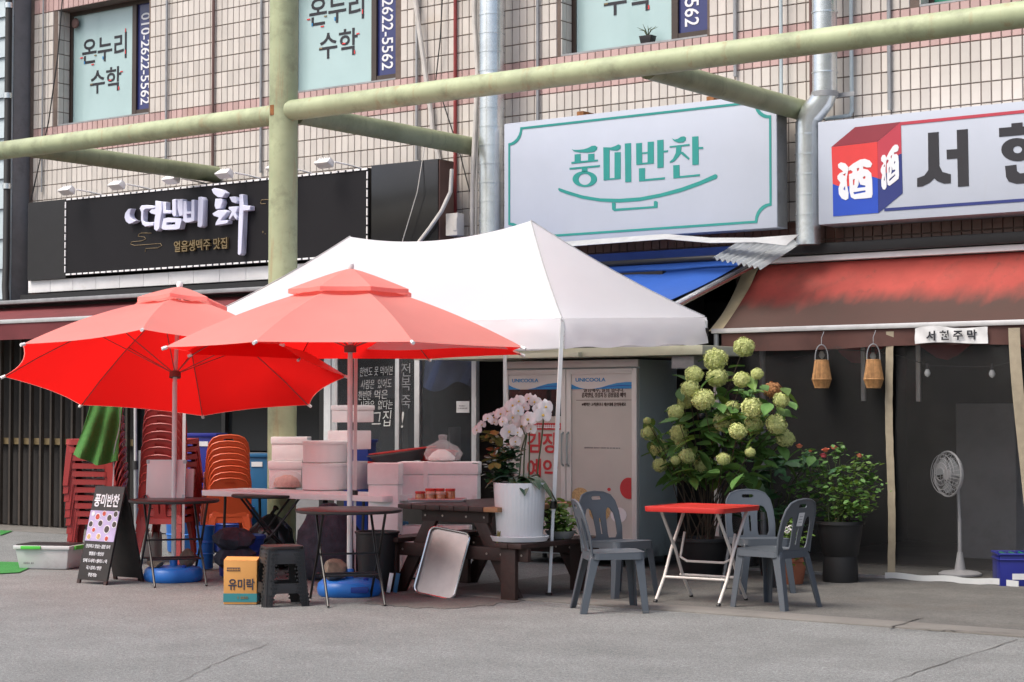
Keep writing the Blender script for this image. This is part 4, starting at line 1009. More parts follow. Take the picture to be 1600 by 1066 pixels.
legs = {(0,0): gz(858,932), (1,0): cw(-1.375,16.25), (2,0): tp(LA,0,0), (0,1): tp(0,DB,0), (1,1): tp(LA/2,DB,0), (2,1): tp(LA,DB,0)}
for (ia, ib), b in legs.items():
    t_ = E_(ia, ib) - Vector((0,0,.03)) - (A_*.02 + B_*.02)*(1 if ia == 0 else -1); b = Vector((b.x, b.y, .012 if (ia,ib) != (0,1) else 2.13))
    j = b.lerp(t_, .33); m = MB(); d = (t_-b).normalized()
    m.tube([j - d*.05, t_], .021, 4); m.tube([b, j], .016, 4); lg = m.build('leg', 'pole_white', tent, world=True)
    MB().tube([j-d*.03, j+d*.03], .027, 8).build('height_clamp', 'tube_black', lg, world=True); MB().tube([b, b+Vector((0,0,.02))], .03, 8).build('foot_plate', 'tube_black', lg, world=True)
tr = MB()
def truss(p, q, z1, h):
    n = 4; P = [p.lerp(q, k/n) for k in range(n+1)]
    for k in range(n):
        a, b = P[k], P[k+1]; tr.tube([Vector((a.x,a.y,z1)), Vector((b.x,b.y,z1-h))], .010, 4); tr.tube([Vector((a.x,a.y,z1-h)), Vector((b.x,b.y,z1))], .010, 4)
for i, j in (((0,0),(1,0)),((1,0),(2,0)),((0,0),(0,1)),((2,0),(2,1)),((0,1),(2,1))): truss(E_(*i).lerp(tp(LA/2,DB/2,2.2),.03), E_(*j).lerp(tp(LA/2,DB/2,2.2),.03), 2.22, .14)
tr.build('scissor_truss', 'pole_white', tent, world=True)
for k in range(2): MB().tube([pk[k]-Vector((0,0,.02)), pk[k]-Vector((0,0,.9))], .014, 8).build('peak_post', 'pole_white', tent, world=True)

def umbrella(label, base, zr, za, R, tilt, spin, vr=.3):
    """zr rim height, za apex height; tilted about the picture's right-hand axis"""
    t = thing('market_umbrella', label, 'umbrella', tuple(base))
    piv = Vector((0,0,zr-.05)); T = TR(*piv) @ Matrix.Rotation(tilt, 4, CR) @ TR(*-piv)
    hz = za - zr - .10; rv = .20*R/1.0
    def prof(s): return zr + hz*(1 - (.62*s + .38*s*s))
    def rim(k): a = 2*pi*k/8 + spin; return Vector((cos(a), sin(a), 0))
    def pt(k, u, s):
        a, b = rim(k), rim(k+1); p = a.lerp(b, u) * (R*s) ; sc = 1 - .055*s*s*4*u*(1-u); p *= sc
        return Vector((p.x, p.y, prof(s) - .025*4*u*(1-u)*sin(pi*s)))
    m = MB()
    s0 = vr*.62
    for k in range(8): m.grid(8, 12, lambda u, v: pt(k, u, s0+(1-s0)*v), 0, T)
    cn = m.build('canopy', 'umbrella', t, smooth=True, ang=8)
    m = MB(); dn = Vector((0,0,-.004))
    for k in range(8): m.grid(8, 12, lambda u, v: pt(k, u, s0+(.995-s0)*v) + dn, 0, T)
    m.build('added_layer', 'umbrella_added_layer', cn, smooth=True, ang=8)  # extra layer under the canopy, added to deepen the red glow
    m = MB(); hv = .062
    for k in range(8):
        def vp(u, v):
            a, b = rim(k), rim(k+1); s = vr*v; p = a.lerp(b,u)*(R*s*(1-.07*v*4*u*(1-u)))
            return Vector((p.x, p.y, za - (za-prof(vr)-hv)*(v**1.15) ))
        m.grid(6, 5, vp, 0, T)
    m.build('vent_cap', 'umbrella', cn, smooth=True, ang=8)
    m = MB()
    for k in range(8):
        a, b = rim(k)*(R*vr), rim(k+1)*(R*vr); za_ = prof(vr)+hv
        m.grid(6, 1, lambda u, v: (a.lerp(b,u)*(1-.07*4*u*(1-u)) + Vector((0,0,za_-.034*v))), 0, T)
    m.build('vent_frill', 'umbrella', cn, smooth=True)
    for k in range(8):
        d = rim(k); q = MB(); q.tube([d*(R*s)+Vector((0,0,prof(s)-.014)) for s in (.05,.3,.55,.8,1.0)], .005, 6, T)
        rb = q.build('rib', 'rib', t, smooth=True)
        q = MB(); q.tube([d*(R*.50)+Vector((0,0,prof(.5)-.02)), Vector((0,0,zr+.02))], .0045, 6, T); q.build('stretcher', 'rib', rb, smooth=True)
        q = MB(); q.tube([d*(R*.985)+Vector((0,0,prof(.985)-.01)), d*(R*1.012)+Vector((0,0,prof(1)-.012))], .014, 8, T); q.build('tip', 'tub_white', rb, smooth=True)
    q = MB(); q.lathe([(.05,0),(.05,.05),(.03,.06)], 14, c=(0,0,zr-.01), M=T); q.build('runner_hub', 'metal_brown', t, smooth=True)
    q = MB(); q.lathe([(.022,za-.01),(.03,za+.01),(.026,za+.035),(.012,za+.045)], 12, M=T); q.build('finial', 'tub_white', t, smooth=True)
    MB().tube([(0,0,.05), piv], .0215, 14).build('pole', 'pole_white', t, smooth=True)
    q = MB(); q.tube([piv, Vector((0,0,za-.02))], .019, 12, Matrix.Identity(4)); 
    q.v = [T @ p if p.z > zr-.04 else p for p in q.v]; q.build('upper_pole', 'pole_white', t, smooth=True)
    return t
u2 = gz(546, 930); u1 = gz(271, 908)
um2 = umbrella('red market umbrella spread level above the black round table and stool', u2, 1.955, 2.625, 1.505, radians(-1), TH+radians(22.5), .345)
um1 = umbrella('red market umbrella tilted back showing its glowing underside', u1, 1.775, 2.595, 1.50, radians(-13.4), TH, .285)
def wbase(loc, lab, a, box=False):
    t = thing('umbrella_base', lab, 'umbrella base', (loc[0], loc[1], .002), a)
    pr = [(.06,.0),(.235,.0),(.25,.02),(.255,.055),(.245,.10),(.22,.122),(.07,.13),(.035,.135)]
    MB().lathe(pr, 40, fn=(lambda j, n, z: 1.0 - .05*(abs((j % 10)-5) < 1.5)) if not box else (lambda j, n, z: 1.0 + .06*abs(sin(2*pi*j/n*2)))).build('tank', 'blue_plastic', t, smooth=True)
    MB().lathe([(.034,.13),(.034,.20),(.028,.21)], 14).build('socket', 'blue_plastic', t, smooth=True)
    MB().lathe([(.02,.12),(.022,.14),(.015,.145)], 10, c=(.14,-.10,0)).build('filler_cap', 'blue_deep', t, smooth=True)
    if box: MB().cbox((.10,-.235,.06), (.14,.05,.045)).build('grip', 'blue_deep', t, bevel=.01)
    return t
wbase(u1, 'round blue water filled base under the tilted red umbrella', .4)
wbase(u2, 'blue water filled base with a moulded grip under the level red umbrella', TH, True)
def rock(lab, loc, r, seed):
    R = random.Random(seed); bm = bmesh.new(); bmesh.ops.create_icosphere(bm, subdivisions=3, radius=1)
    ax = [Vector((R.uniform(-1,1),R.uniform(-1,1),R.uniform(-1,1))).normalized() for _ in range(9)]; dd = [R.uniform(.55,.85) for _ in ax]
    for v in bm.verts:
        for a, d in zip(ax, dd):
            e = v.co.dot(a) - d
            if e > 0: v.co -= a*e*.9
        v.co += v.normal * R.uniform(-.03,.03); v.co = Vector((v.co.x*r[0], v.co.y*r[1], v.co.z*r[2]))
    me = bpy.data.meshes.new('rock'); bm.to_mesh(me); bm.free(); me.materials.append(MAT['stone'])
    for p in me.polygons: p.use_smooth = True
    me.set_sharp_from_angle(angle=radians(22))
    o = bpy.data.objects.new('rock', me); COL.objects.link(o); o.location = loc; o.rotation_euler = (0, 0, R.uniform(0, 6))
    return tag(o, lab, 'rock')
rock('small grey stone weighing down the round blue umbrella base', u1 + CR*-.15 + CF*-.10 + Vector((0,0,.165)), (.10,.07,.05), 2)
rock('pale rough stone leaning on the tilted umbrella pole', u1 + CR*.11 + CF*-.02 + Vector((0,0,.20)), (.085,.07,.085), 3)
rock('large tan stone on the blue base with the grip', u2 + CR*-.12 + CF*-.03 + Vector((0,0,.205)), (.19,.10,.09), 4)

# =================================================================== CHAIRS AND TABLES
def chair(mt, slots=True, name='plastic_chair'):
    """armless stacking plastic chair, facing +x, seat 0.44 m, back 0.81 m"""
    t = thing(name, '-', 'chair')
    def seatz(x, y): return .435 - .018*(1-(x/.2)**2)*(1-(y/.2)**2) + (.008 if x > .15 else 0)
    out = rrect(-.20,-.205,.21,.205,.06,5); ex = [(i*.05-.2, j*.05-.2) for i in range(9) for j in range(9)]
    MB().slab(out, [], lambda a, b, w: (a, b, seatz(a,b)-w), .012, ex).build('seat', mt, t, smooth=True)
    q = MB(); n = len(out)
    for i in range(n):
        a, b = out[i], out[(i+1) % n]
        def low(p): return .375 + .02*abs(p[0])/.2 if abs(p[1]) > .15 else .38
        q.add([(a[0],a[1],seatz(*a)-.003),(b[0],b[1],seatz(*b)-.003),(b[0]*1.02,b[1]*1.02,low(b)),(a[0]*1.02,a[1]*1.02,low(a))], [(0,1,2,3)])
    q.build('seat_rim', mt, t, smooth=True, ang=60)
    # curved back with a grip hole, two large openings and a slotted middle
    o = [(-.195,.0),(-.203,.12),(-.20,.24),(-.185,.32),(-.15,.37),(-.09,.392),(0,.40),(.09,.392),(.15,.37),(.185,.32),(.20,.24),(.203,.12),(.195,.0)]
    h = [rrect(-.05,.335,.05,.362,.012,3)]
    if slots:
        for s in (-1, 1): h.append([(s*x, y) for x, y in ((.065,.03),(.135,.03),(.152,.06),(.155,.15),(.148,.22),(.125,.262),(.10,.272),(.078,.25),(.066,.20),(.06,.12),(.058,.06))])
        h.append(rrect(-.009,.06,.009,.19,.008,3))
    ex = [(i*.03-.21, j*.03) for i in range(15) for j in range(14)]
    def back(a, b, w): return (-.185 - .10*(b/.4)**1.25 + .30*a*a*min(1, b/.08+.3) - w, a*(1+.04*(1-b/.4)), .42 + b - .03*a*a)
    br = MB().slab(o, h, back, .009, ex).build('backrest', mt, t, smooth=True)
    MB().tube([Vector(back(a, b, .006)) for a, b in o], .0085, 6).build('rolled_rim', mt, br, smooth=True)
    for sx, sy in ((1,1),(1,-1),(-1,1),(-1,-1)):
        q = MB(); tx, ty = sx*.185, sy*.18; bx, by = (.215 if sx > 0 else -.27), sy*.225
        secs = []
        for f_, w in ((0,.066),(.12,.054),(.5,.043),(1,.038)):
            x = tx+(bx-tx)*f_; y = ty+(by-ty)*f_; z = .41*(1-f_)
            ix, iy = -sx, -sy
            secs.append([(x+sx*.012, y+sy*.012, z), (x+ix*w, y+sy*.012, z), (x+ix*w, y+sy*.002, z), (x+sx*.002, y+sy*.002, z), (x+sx*.002, y+iy*w, z), (x+sx*.012, y+iy*w, z)])
        vs = [p for s_ in secs for p in s_]; fs = []
        for k in range(3):
            for j in range(6): fs.append((k*6+j, k*6+(j+1) % 6, k*6+6+(j+1) % 6, k*6+6+j))
        fs += [tuple(range(6)), tuple(range(18, 24))]
        q.add(vs, fs); q.build('leg', mt, t, bevel=.003, seg=1)
    return t
tc_ = gz(1098, 941)
ch0 = chair('chair_grey')
def face(p, q): return atan2(q.y-p.y, q.x-p.x)
def setc(o, px, py, ang, lab, first=False):
    p = gz(px, py); 
    if first: o.location = p; o.rotation_euler = (0,0,ang); o['label'] = lab; FR[o.name] = TR(*p) @ rz(ang); o['group'] = 'grey chairs around the red table'; return o
    return dup(o, p, ang, lab, 'grey chairs around the red table')
camang = lambda d: TH + radians(d)                      # 0 = picture right, 90 = away, -90 = towards the viewer
c1 = setc(ch0, 957, 954, camang(8), 'grey plastic chair standing out on the road with its back to the picnic table', True)
c2 = setc(ch0, 966, 931, camang(-52), 'grey plastic chair tucked behind another beside the cooler')
c3 = setc(ch0, 1186, 925, camang(-78), 'grey plastic chair in front of the potted plants facing the red table')
c4 = setc(ch0, 1208, 949, camang(136), 'grey plastic chair with a white sticker on its back')
q = MB(); q.box(-.036,.036,-.052,.052,-.0006,.0006, TR(-.2545,-.0,.668) @ Matrix.Rotation(radians(-90-16),4,'Y') @ rz(pi/2) )
sk = q.build('sticker', 'paper', c4)
scl = MB(); 
for k in range(3): scl.box(-.02,.02,.02-.022*k,.024-.022*k,.0008,.0014, TR(-.2545,-.0,.668) @ Matrix.Rotation(radians(-90-16),4,'Y') @ rz(pi/2))
scl.build('small_print', 'siding_grey', sk)
# red stacks
ORD = 'lowest second third fourth fifth sixth seventh eighth ninth tenth eleventh twelfth thirteenth'.split()
def stack(proto, base, ang, n, dz, dx, labs, grp, tilt=0.0, z0=0.0, rnd=5, first=1):
    R = random.Random(rnd)
    for k in range(n):
        d = Vector((cos(ang), sin(ang), 0))*dx*k
        o = dup(proto, base + d + Vector((R.uniform(-.004,.004), R.uniform(-.004,.004), z0 + dz*k)), ang + R.uniform(-.02,.02), labs % ORD[k+first], grp)
        if tilt: o.rotation_euler = (0, tilt, ang)
LA1 = '%s red plastic chair up the stack under the green towel'; LB1 = '%s red plastic chair up the stack behind the small whiteboard'
red0 = chair('chair_red'); red0['label'] = LA1 % 'lowest'
pA = cw((152-800)/2900*18.0, 18.0); pB = cw((262-800)/2900*18.2, 18.2)
red0['group'] = 'red chairs stacked under the towel'; red0.location = pA; red0.rotation_euler = (0,0,camang(184))
stack(red0, pA, camang(184), 10, .076, .006, LA1, 'red chairs stacked under the towel', z0=.076)
stack(red0, pB, camang(80), 11, .076, .016, LB1, 'red chairs stacked behind the whiteboard', first=0)
or0 = chair('chair_orange', slots=False)
pC = cw((356-800)/2900*18.4, 18.4); lab = '%s orange solid backed chair up the stack behind the white table'
or0['label'] = lab % 'lowest'; or0['group'] = 'orange stacked chairs'; or0.location = pC; or0.rotation_euler = (0,0,camang(104))
stack(or0, pC, camang(104), 7, .060, .030, lab, 'orange stacked chairs', z0=.058)

def round_table(name, lab, loc, r, z, ang, spread=.32):
    t = thing(name, lab, 'table', tuple(loc), ang)
    MB().lathe([(r-.012,z-.028),(r,z-.02),(r,z-.004),(r-.008,z)], 48).build('tabletop', 'table_dark', t, smooth=True)
    for s in (-1, 1):
        q = MB(); w = .21
        for y in (-w*s*.98, w*s*.98):
            pass
        for y in (-.24, .24):
            yy = y*(1 if s > 0 else .9)
            q = MB(); q.tube([(s*.24,yy,z-.03),(0,yy,z*.52),(-s*.22,yy,.16),(-s*(.22+spread*.42),yy,.008)], .0105, 8); q.build('leg', 'tube_black', t, smooth=True)
        q = MB(); q.tube([(-s*.10,-.24,z*.30),(-s*.10,.24,z*.30)], .009, 8); q.build('cross_bar', 'tube_black', t, smooth=True)
    MB().tube([(0,-.25,z*.52),(0,.25,z*.52)], .008, 8).build('pivot_bar', 'tube_black', t, smooth=True)
    return t
T1 = gz(272, 780, .72); T1.z = 0; T2 = gz(545, 795, .72); T2.z = 0
round_table('round_table', 'black round folding table carrying the small whiteboard', T1, .385, .72, camang(-70))
round_table('round_table', 'black round folding table between the stool and the level umbrella base', T2, .41, .72, camang(-75))
T3 = gz(416, 772, .73); T3.z = 0
round_table('round_table', 'dark round folding table pushed against the long white table', T3 + CF*.2, .34, .72, camang(15), .15)
# small whiteboard pair
wb = gz(258, 778, .72); A2 = TH + radians(-4)
t = thing('whiteboard', 'small white board with metal corners leaning on the round table', 'board', (wb.x, wb.y, .721), A2)
Mx = Matrix.Rotation(radians(-7), 4, 'X')
MB().box(-.165,.165,0,.02,0,.325, Mx).build('panel', 'board_white', t, bevel=.003)
for x in (-.163,.163):
    for z_ in (.012,.313): MB().cbox((x,.01,z_), (.026,.028,.03), Mx).build('corner_guard', 'grey_metal', t)
q = MB(); q.box(-.168,.168,-.001,.021,-.004,.0, Mx); q.box(-.168,.168,-.001,.021,.325,.33, Mx); q.box(-.17,-.165,-.001,.021,-.004,.33, Mx); q.box(.165,.17,-.001,.021,-.004,.33, Mx); q.build('edge_frame', 'alu', t)
t2 = thing('whiteboard', 'second pale board standing behind the small white board', 'board', tuple(Vector((wb.x, wb.y, .721)) + CR*.045 + CF*.10), A2)
MB().box(-.13,.18,0,.03,0,.25, Mx).build('panel', 'board_white', t2, bevel=.004)
rc = Vector((wb.x, wb.y, .721)) + CR*-.17 + CF*-.03
tag(MB().grid(6, 5, lambda u, v: rc + CR*(-.03+.06*u) + Vector((0,0,.03*sin(pi*u)*(1-v*.3)+.001)) + CF*(.05*v), .002).build('red_cloth', 'basin_red', smooth=True), 'scrap of red cloth at the foot of the small white board', 'cloth')
# long white folding table
wl, wr = gz(312, 766, .74), gz(580, 775, .74)
d = (wr-wl).normalized(); ang = atan2(d.y, d.x); L = (wr-wl).length + .15
wt = thing('folding_table', 'long white folding table holding the foam boxes and tubs', 'table', tuple(Vector((wl.x, wl.y, 0))), ang)
MB().slab(rrect(0,0,L,.62,.05,4), [], lambda a, b, w: (a, b, .74-w), .05).build('tabletop', 'table_white', wt, bevel=.006)
for x in (.25, L-.3):
    q = MB(); q.tube([(x,.08,.70),(x,.05,.012)], .013, 8); q.build('leg', 'tube_black', wt, smooth=True); q = MB(); q.tube([(x,.54,.70),(x,.57,.012)], .013, 8); q.build('leg', 'tube_black', wt, smooth=True)
    MB().tube([(x,.065,.3),(x,.555,.3)], .010, 8).build('cross_bar', 'tube_black', wt, smooth=True)
WT = lambda px, py, dy=0.0: gz(px, py, .741)
# red square table with white tubular legs
rt = thing('square_table', 'red square plastic table with white folding tube legs', 'table', (tc_.x, tc_.y, .006), radians(93))
zt_ = .735
MB().slab(rrect(-.345,-.345,.345,.345,.07,5), [], lambda a, b, w: (a*(1-w*.25), b*(1-w*.25), zt_-w), .038, ).build('tabletop', 'plastic_red', rt, bevel=.006)
MB().slab(rrect(-.30,-.30,.30,.30,.05,5), [rrect(-.29,-.29,.29,.29,.05,5)], lambda a, b, w: (a, b, zt_+.003-w), .004).build('top_ridge', 'plastic_red', rt)
for s in (-1, 1):
    for y in (-.27 if s > 0 else -.24, .27 if s > 0 else .24):
        q = MB(); q.tube([(s*.22,y,zt_-.04),(0,y,.40),(-s*.12,y,.185),(-s*.145,y,.155),(-s*.26,y,.012)], .0125, 10); q.build('leg', 'tube_white', rt, smooth=True)
        q = MB(); q.tube([(-s*.255,y,.018),(-s*.268,y,.0)], .016, 10); q.build('foot', 'tube_black', rt, smooth=True)
    MB().tube([(-s*.12,-.26,.185),(-s*.12,.26,.185)], .011, 10).build('cross_bar', 'tube_white', rt, smooth=True)
MB().tube([(.12,-.22,.52),(.05,-.22,.33),(.045,-.16,.30),(.045,.16,.30),(.05,.22,.33),(.12,.22,.52)], .010, 8).build('lock_bar', 'tube_white', rt, smooth=True)
# wooden picnic table, long side running away from the street
pe = gz(698, 790, .72)
pt_ = thing('picnic_table', 'dark wooden picnic table with bench seats standing under the tent', 'table', (pe.x, pe.y, .0), 0)
for k in range(7): MB().box(-.51+.146*k, -.51+.146*k+.14, 0, 1.25, .68, .718).build('plank', 'wood_dark' if k < 6 else 'wood_light', pt_, bevel=.004)
for s in (-1, 1):
    for k in range(2): MB().box(s*.62-.13+.132*k, s*.62-.13+.132*k+.126, -.02, 1.2, .405, .442).build('bench_plank', 'wood_dark', pt_, bevel=.004)
for yy in (.10, 1.05):
    MB().box(-.34, .34, yy, yy+.045, .585, .678).build('top_rail', 'wood_dark', pt_, bevel=.003)
    MB().box(-.76, .76, yy-.046, yy-.001, .30, .403).build('seat_rail', 'wood_dark', pt_, bevel=.003)
    for s in (-1, 1):
        q = MB(); q.add([(s*.14,yy+.001,.676),(s*.27,yy+.001,.676),(s*.66,yy+.001,.0),(s*.53,yy+.001,.0),(s*.14,yy+.044,.676),(s*.27,yy+.044,.676),(s*.66,yy+.044,.0),(s*.53,yy+.044,.0)], [(0,1,2,3),(4,7,6,5),(0,4,5,1),(1,5,6,2),(2,6,7,3),(3,7,4,0)]); q.build('leg', 'wood_dark', pt_, bevel=.003)
        MB().box(s*.60-.07, s*.60+.07, yy-.091, yy-.047, .002, .40).build('bench_post', 'wood_dark', pt_, bevel=.003)
    q = MB()
    for x in (-.3,-.12,.12,.3): q.lathe([(.009,0),(.009,.004)], 8, M=TR(x, yy-.001, .63) @ Matrix.Rotation(pi/2,4,'X'))
    for x in (-.7,-.5,.36,.5,.7): q.lathe([(.009,0),(.009,.004)], 8, M=TR(x, yy-.047-.046*(abs(x)>.52 and abs(x)<.68), .35) @ Matrix.Rotation(pi/2,4,'X'))
    q.build('bolt_head', 'steel', pt_)
# serving tray leaning on the table, wet and steel
ty = Vector((pe.x-.0, pe.y-.16, .012))
st_ = thing('steel_tray', 'shallow steel serving tray leaning against the picnic table', 'tray', tuple(ty), radians(14))
Mt = Matrix.Rotation(radians(9), 4, 'Y') @ Matrix.Rotation(radians(-17), 4, 'X')
W_, H_ = .35, .54
MB().slab(rrect(-W_/2,0,W_/2,H_,.05,5), [], lambda a, b, w: (a + .06*(b/H_)*0, w, b), .006, M=Mt).build('floor', 'steel', st_, smooth=True)
q = MB(); rr = rrect(-W_/2,0,W_/2,H_,.05,5); q.tube([Mt @ Vector((a,-.022,b)) for a, b in rr + rr[:1]], .008, 6); q.build('rolled_edge', 'chrome', st_, smooth=True)
q = MB(); n = len(rr)
for i in range(n):
    a, b = rr[i], rr[(i+1) % n]; q.add([Mt @ Vector(p) for p in ((a[0],0,a[1]),(b[0],0,b[1]),(b[0]*1.0,-.022,b[1]),(a[0],-.022,a[1]))], [(0,1,2,3)])
q.build('tray_wall', 'steel', st_, smooth=True)
# jars on a flat tray on the picnic table
jt_ = gz(683, 783, .722); jt_.z = .7185
ft = thing('flat_tray', 'flat grey metal tray under the red lidded jars', 'tray', tuple(jt_), camang(0))
MB().slab(rrect(-.235,-.11,.235,.11,.03,4), [], lambda a, b, w: (a, b, .012-w), .012).build('floor', 'grey_metal', ft, bevel=.003)
q = MB(); rr = rrect(-.24,-.115,.24,.115,.03,4); q.tube([(a,b,.02) for a, b in rr + rr[:1]], .007, 6); q.build('edge', 'alu', ft, smooth=True)
js = [(-.14,-.045,0),(-.055,-.055,1),(.03,-.05,1),(-.06,.045,2),(.02,.05,2),(.11,.0,2)]
for k, (x, y, kind) in enumerate(js):
    p = jt_ + CR*x + CF*y; p.z = .7185+.0125; h = (.055,.05,.075)[kind]
    t = thing('sauce_jar', ('small jar of red sauce at the end of the flat tray', 'low pale lidded jar next to the small jar of red sauce', 'low pale lidded jar in front of the tall jars', 'tall red lidded jar behind the low pale lidded jars', 'tall red lidded jar between two other tall ones', 'tall red lidded jar at the end of the tray towards the orchid')[k], 'jar', tuple(p))
    MB().lathe([(.034,0),(.041,.006),(.041,h-.008),(.037,h)], 18).build('glass', 'jar', t, smooth=True)
    MB().lathe([(.042,h),(.042,h+.018),(.038,h+.02)], 18).build('lid', ('basin_red','kimchi','lid_red')[kind], t, smooth=True)
# =================================================================== GOODS AROUND THE STALL
# folding board on the pavement
ab = gz(142, 913)
sb = thing('sandwich_board', 'black folding menu board with a lilac food photograph', 'sign', tuple(ab), camang(-36))
Wb, Hb = .37, .85
La = Matrix.Rotation(radians(-14), 4, 'X')
Ma = TR(0,-.0,0) @ La
MB().slab([(-Wb/2,.035),(-Wb/2,Hb),(Wb/2,Hb),(Wb/2,.035)], [], lambda a, b, w: (a, w, b), .022, M=Ma).build('front_panel', 'wood_board', sb, bevel=.003)
q = MB()
for x in (-Wb/2, Wb/2-.035): q.box(x, x+.035, .001, .021, 0, .034, Ma)
q.build('foot', 'wood_dark', sb)
Mb = TR(0,2*Hb*sin(radians(14))+.03,0) @ Matrix.Rotation(radians(14), 4, 'X')
MB().slab([(-Wb/2,.035),(-Wb/2,Hb),(Wb/2,Hb),(Wb/2,.035)], [], lambda a, b, w: (a, -w, b), .022, M=Mb).build('rear_panel', 'wood_board', sb, bevel=.003)
q = MB()
for x in (-Wb/2, Wb/2-.035): q.box(x, x+.035, -.021, -.001, 0, .034, Mb)
q.build('foot', 'wood_dark', sb)
Mp = Ma @ Matrix.Rotation(pi/2, 4, 'X')
lettering('lettering', '풍미반찬', 'text_white', sb, Mp @ TR(0,.725,.004), width=.31, height=.115, bold=.025, shear=0)
MB().box(-Wb/2+.004, Wb/2-.004, -.003, -.0005, .37, .635, Ma).build('photograph', 'photo_lilac', sb)
bowls = [(-.06,.58,.032,'food_red'),(.0,.61,.026,'food_red'),(.06,.575,.034,'food_dark'),(.115,.61,.03,'food_dark'),(-.115,.515,.03,'food_dark'),(-.02,.525,.032,'food_dark'),(.055,.475,.038,'food_dark'),(.12,.52,.032,'food_dark'),
         (-.075,.465,.024,'food_red'),(-.11,.405,.028,'food_tan'),(-.015,.41,.03,'food_tan'),(.07,.395,.026,'food_red'),(-.11,.605,.022,'bowl_white')]
for x, z, r, mt in [(a*1.25, b, c, d_) for a, b, c, d_ in bowls]:
    q = MB(); q.slab(ell(x, z, r, r, 14), [], lambda a, b, w: (a, -.005+w, b), .002, M=Ma); bo = q.build('pictured_bowl', 'bowl_white', sb)
    q = MB(); q.slab(ell(x, z, r*.78, r*.78, 14), [], lambda a, b, w: (a, -.0068+w, b), .0015, M=Ma); q.build('pictured_food', mt, bo)
for tx, z, w, h in (('건강하고 맛있는 집밥 요리',.325,.24,.03),('명절상 / 생신상',.262,.145,.03),('단체 도시락 / 샐러드 / 죽',.20,.235,.03),('국 / 김치 / 반찬',.14,.15,.03),('주문가능',.08,.085,.03)):
    lettering('lettering', tx, 'text_white', sb, Mp @ TR(0,z,.004), width=w*1.27, height=h*1.1, bold=.012)
# grey storage box with green latches
p = gz(72, 890)
bx = thing('storage_box', 'grey plastic storage box with bright green latches on the ground', 'box', tuple(p + CF*.15), camang(-12))
MB().frustum((0,0,.002), (.48,.30,0), (0,0,.19), (.54,.36,0)).build('tub', 'bin_grey', bx, bevel=.02)
MB().cbox((0,0,.205), (.57,.39,.035)).build('rim', 'bin_grey', bx, bevel=.01)
MB().slab(rrect(-.27,-.18,.27,.18,.03,3), [], lambda a, b, w: (a, b, .232-w), .012).build('lid', 'table_dark', bx, bevel=.003)
for s in (-1, 1):
    MB().cbox((s*.291,0,.20), (.016,.18,.035)).build('latch', 'lime', bx, bevel=.004)
MB().cbox((-.10,-.2,.205), (.20,.014,.03)).build('latch', 'lime', bx, bevel=.004)
scribble(bx, -.19, -.09, .06, .02, -.1595, 'siding_grey', 12)
for n_, pts in (('far', [(0,830),(20,831),(0,838)]), ('near', [(-40,878),(28,880),(48,888),(30,896),(-40,900)])):
    P = [gz(*a) for a in pts]; o = patch('turf_mat', P, .010 if n_ == 'near' else .012, 'turf'); tag(o, {'far': 'scrap of green artificial turf by the slatted shutter', 'near': 'green artificial turf mat beside the grey storage box'}[n_], 'mat')
# metal pole, tape and towel on the red chairs
pl_ = gz(213, 862)
t = thing('tent_pole', 'grey metal pole with a clamp standing beside the red chair stacks', 'pole', tuple(pl_))
MB().tube([(0,0,.0),(-.02,0,.9)], .022, 10).build('lower_tube', 'grey_metal', t, smooth=True); MB().tube([(-.02,0,.88),(-.035,0,1.62)], .017, 10).build('upper_tube', 'alu', t, smooth=True)
MB().tube([(-.021,0,.86),(-.023,0,.95)], .03, 10).build('clamp', 'cable_black', t, smooth=True); MB().lathe([(.05,0),(.05,.01),(.025,.014)], 12).build('foot', 'tube_black', t)
tp0, tp1 = atD(196, 640, 17.5), atD(183, 765, 17.5)
tag(MB().grid(2, 16, lambda u, v: tp0.lerp(tp1, v) + CR*(.012*(u-.5)+.012*sin(v*8)) + CF*(-.25+.02*sin(v*11)), .002).build('printed_tape', 'clear_sheet', smooth=True), 'strip of clear printed tape hanging down the red chair stack', 'tape')
tw = atD(160, 633, 17.3)
def towel(u, v):
    x = -.11 + .30*u - .12*(v**1.1)*(1-u)*1.3 + .05*v*u*-.6; z = -.56*v*(1-.25*abs(u-.55)) - .04*u
    return tw + CR*x + Vector((0,0,z+.02)) + CF*(.035*sin(u*16+v*2)*(.3+v) - .02*v)
tag(MB().grid(28, 22, towel, .008).build('towel', 'towel', smooth=True), 'green towel draped over the top of the red chair stack', 'towel')
# foam boxes and tubs on the white table
def foam(px, py, z, w, d, h, ang, lab, dz=0.0, lid=True, name='foam_box', mt='foam', tape=False):
    p = atD(px, 600, py); t = thing(name, lab, 'box', (p.x, p.y, z), ang)
    MB().box(-w/2, w/2, 0, d, .0, h*.70).build('box', mt, t, bevel=.008)
    if lid: MB().box(-w/2-.008, w/2+.008, -.008, d+.008, h*.70+.001, h).build('lid', mt, t, bevel=.01)
    if tape: MB().box(-w*.15-.02, -w*.15+.02, -.012, d+.012, .02, h+.003).build('tape', 'tub_white', t)
    return t
zt_ = .742
foam(446, 17.55, zt_, .31, .28, .26, camang(-3), 'white foam box on the white table under a smaller one')
foam(452, 17.57, zt_+.262, .33, .28, .225, camang(-2), 'white foam box stacked on another beside the round tubs')
foam(536, 17.35, zt_, .26, .26, .372, camang(-38), 'white foam box behind the round tubs supporting two others', lid=False)
foam(530, 17.3, zt_+.374, .30, .28, .25, camang(-38), 'middle white foam box of the corner stack', lid=False)
foam(537, 17.3, zt_+.626, .29, .27, .16, camang(-34), 'topmost white foam box in front of the chalk writing')
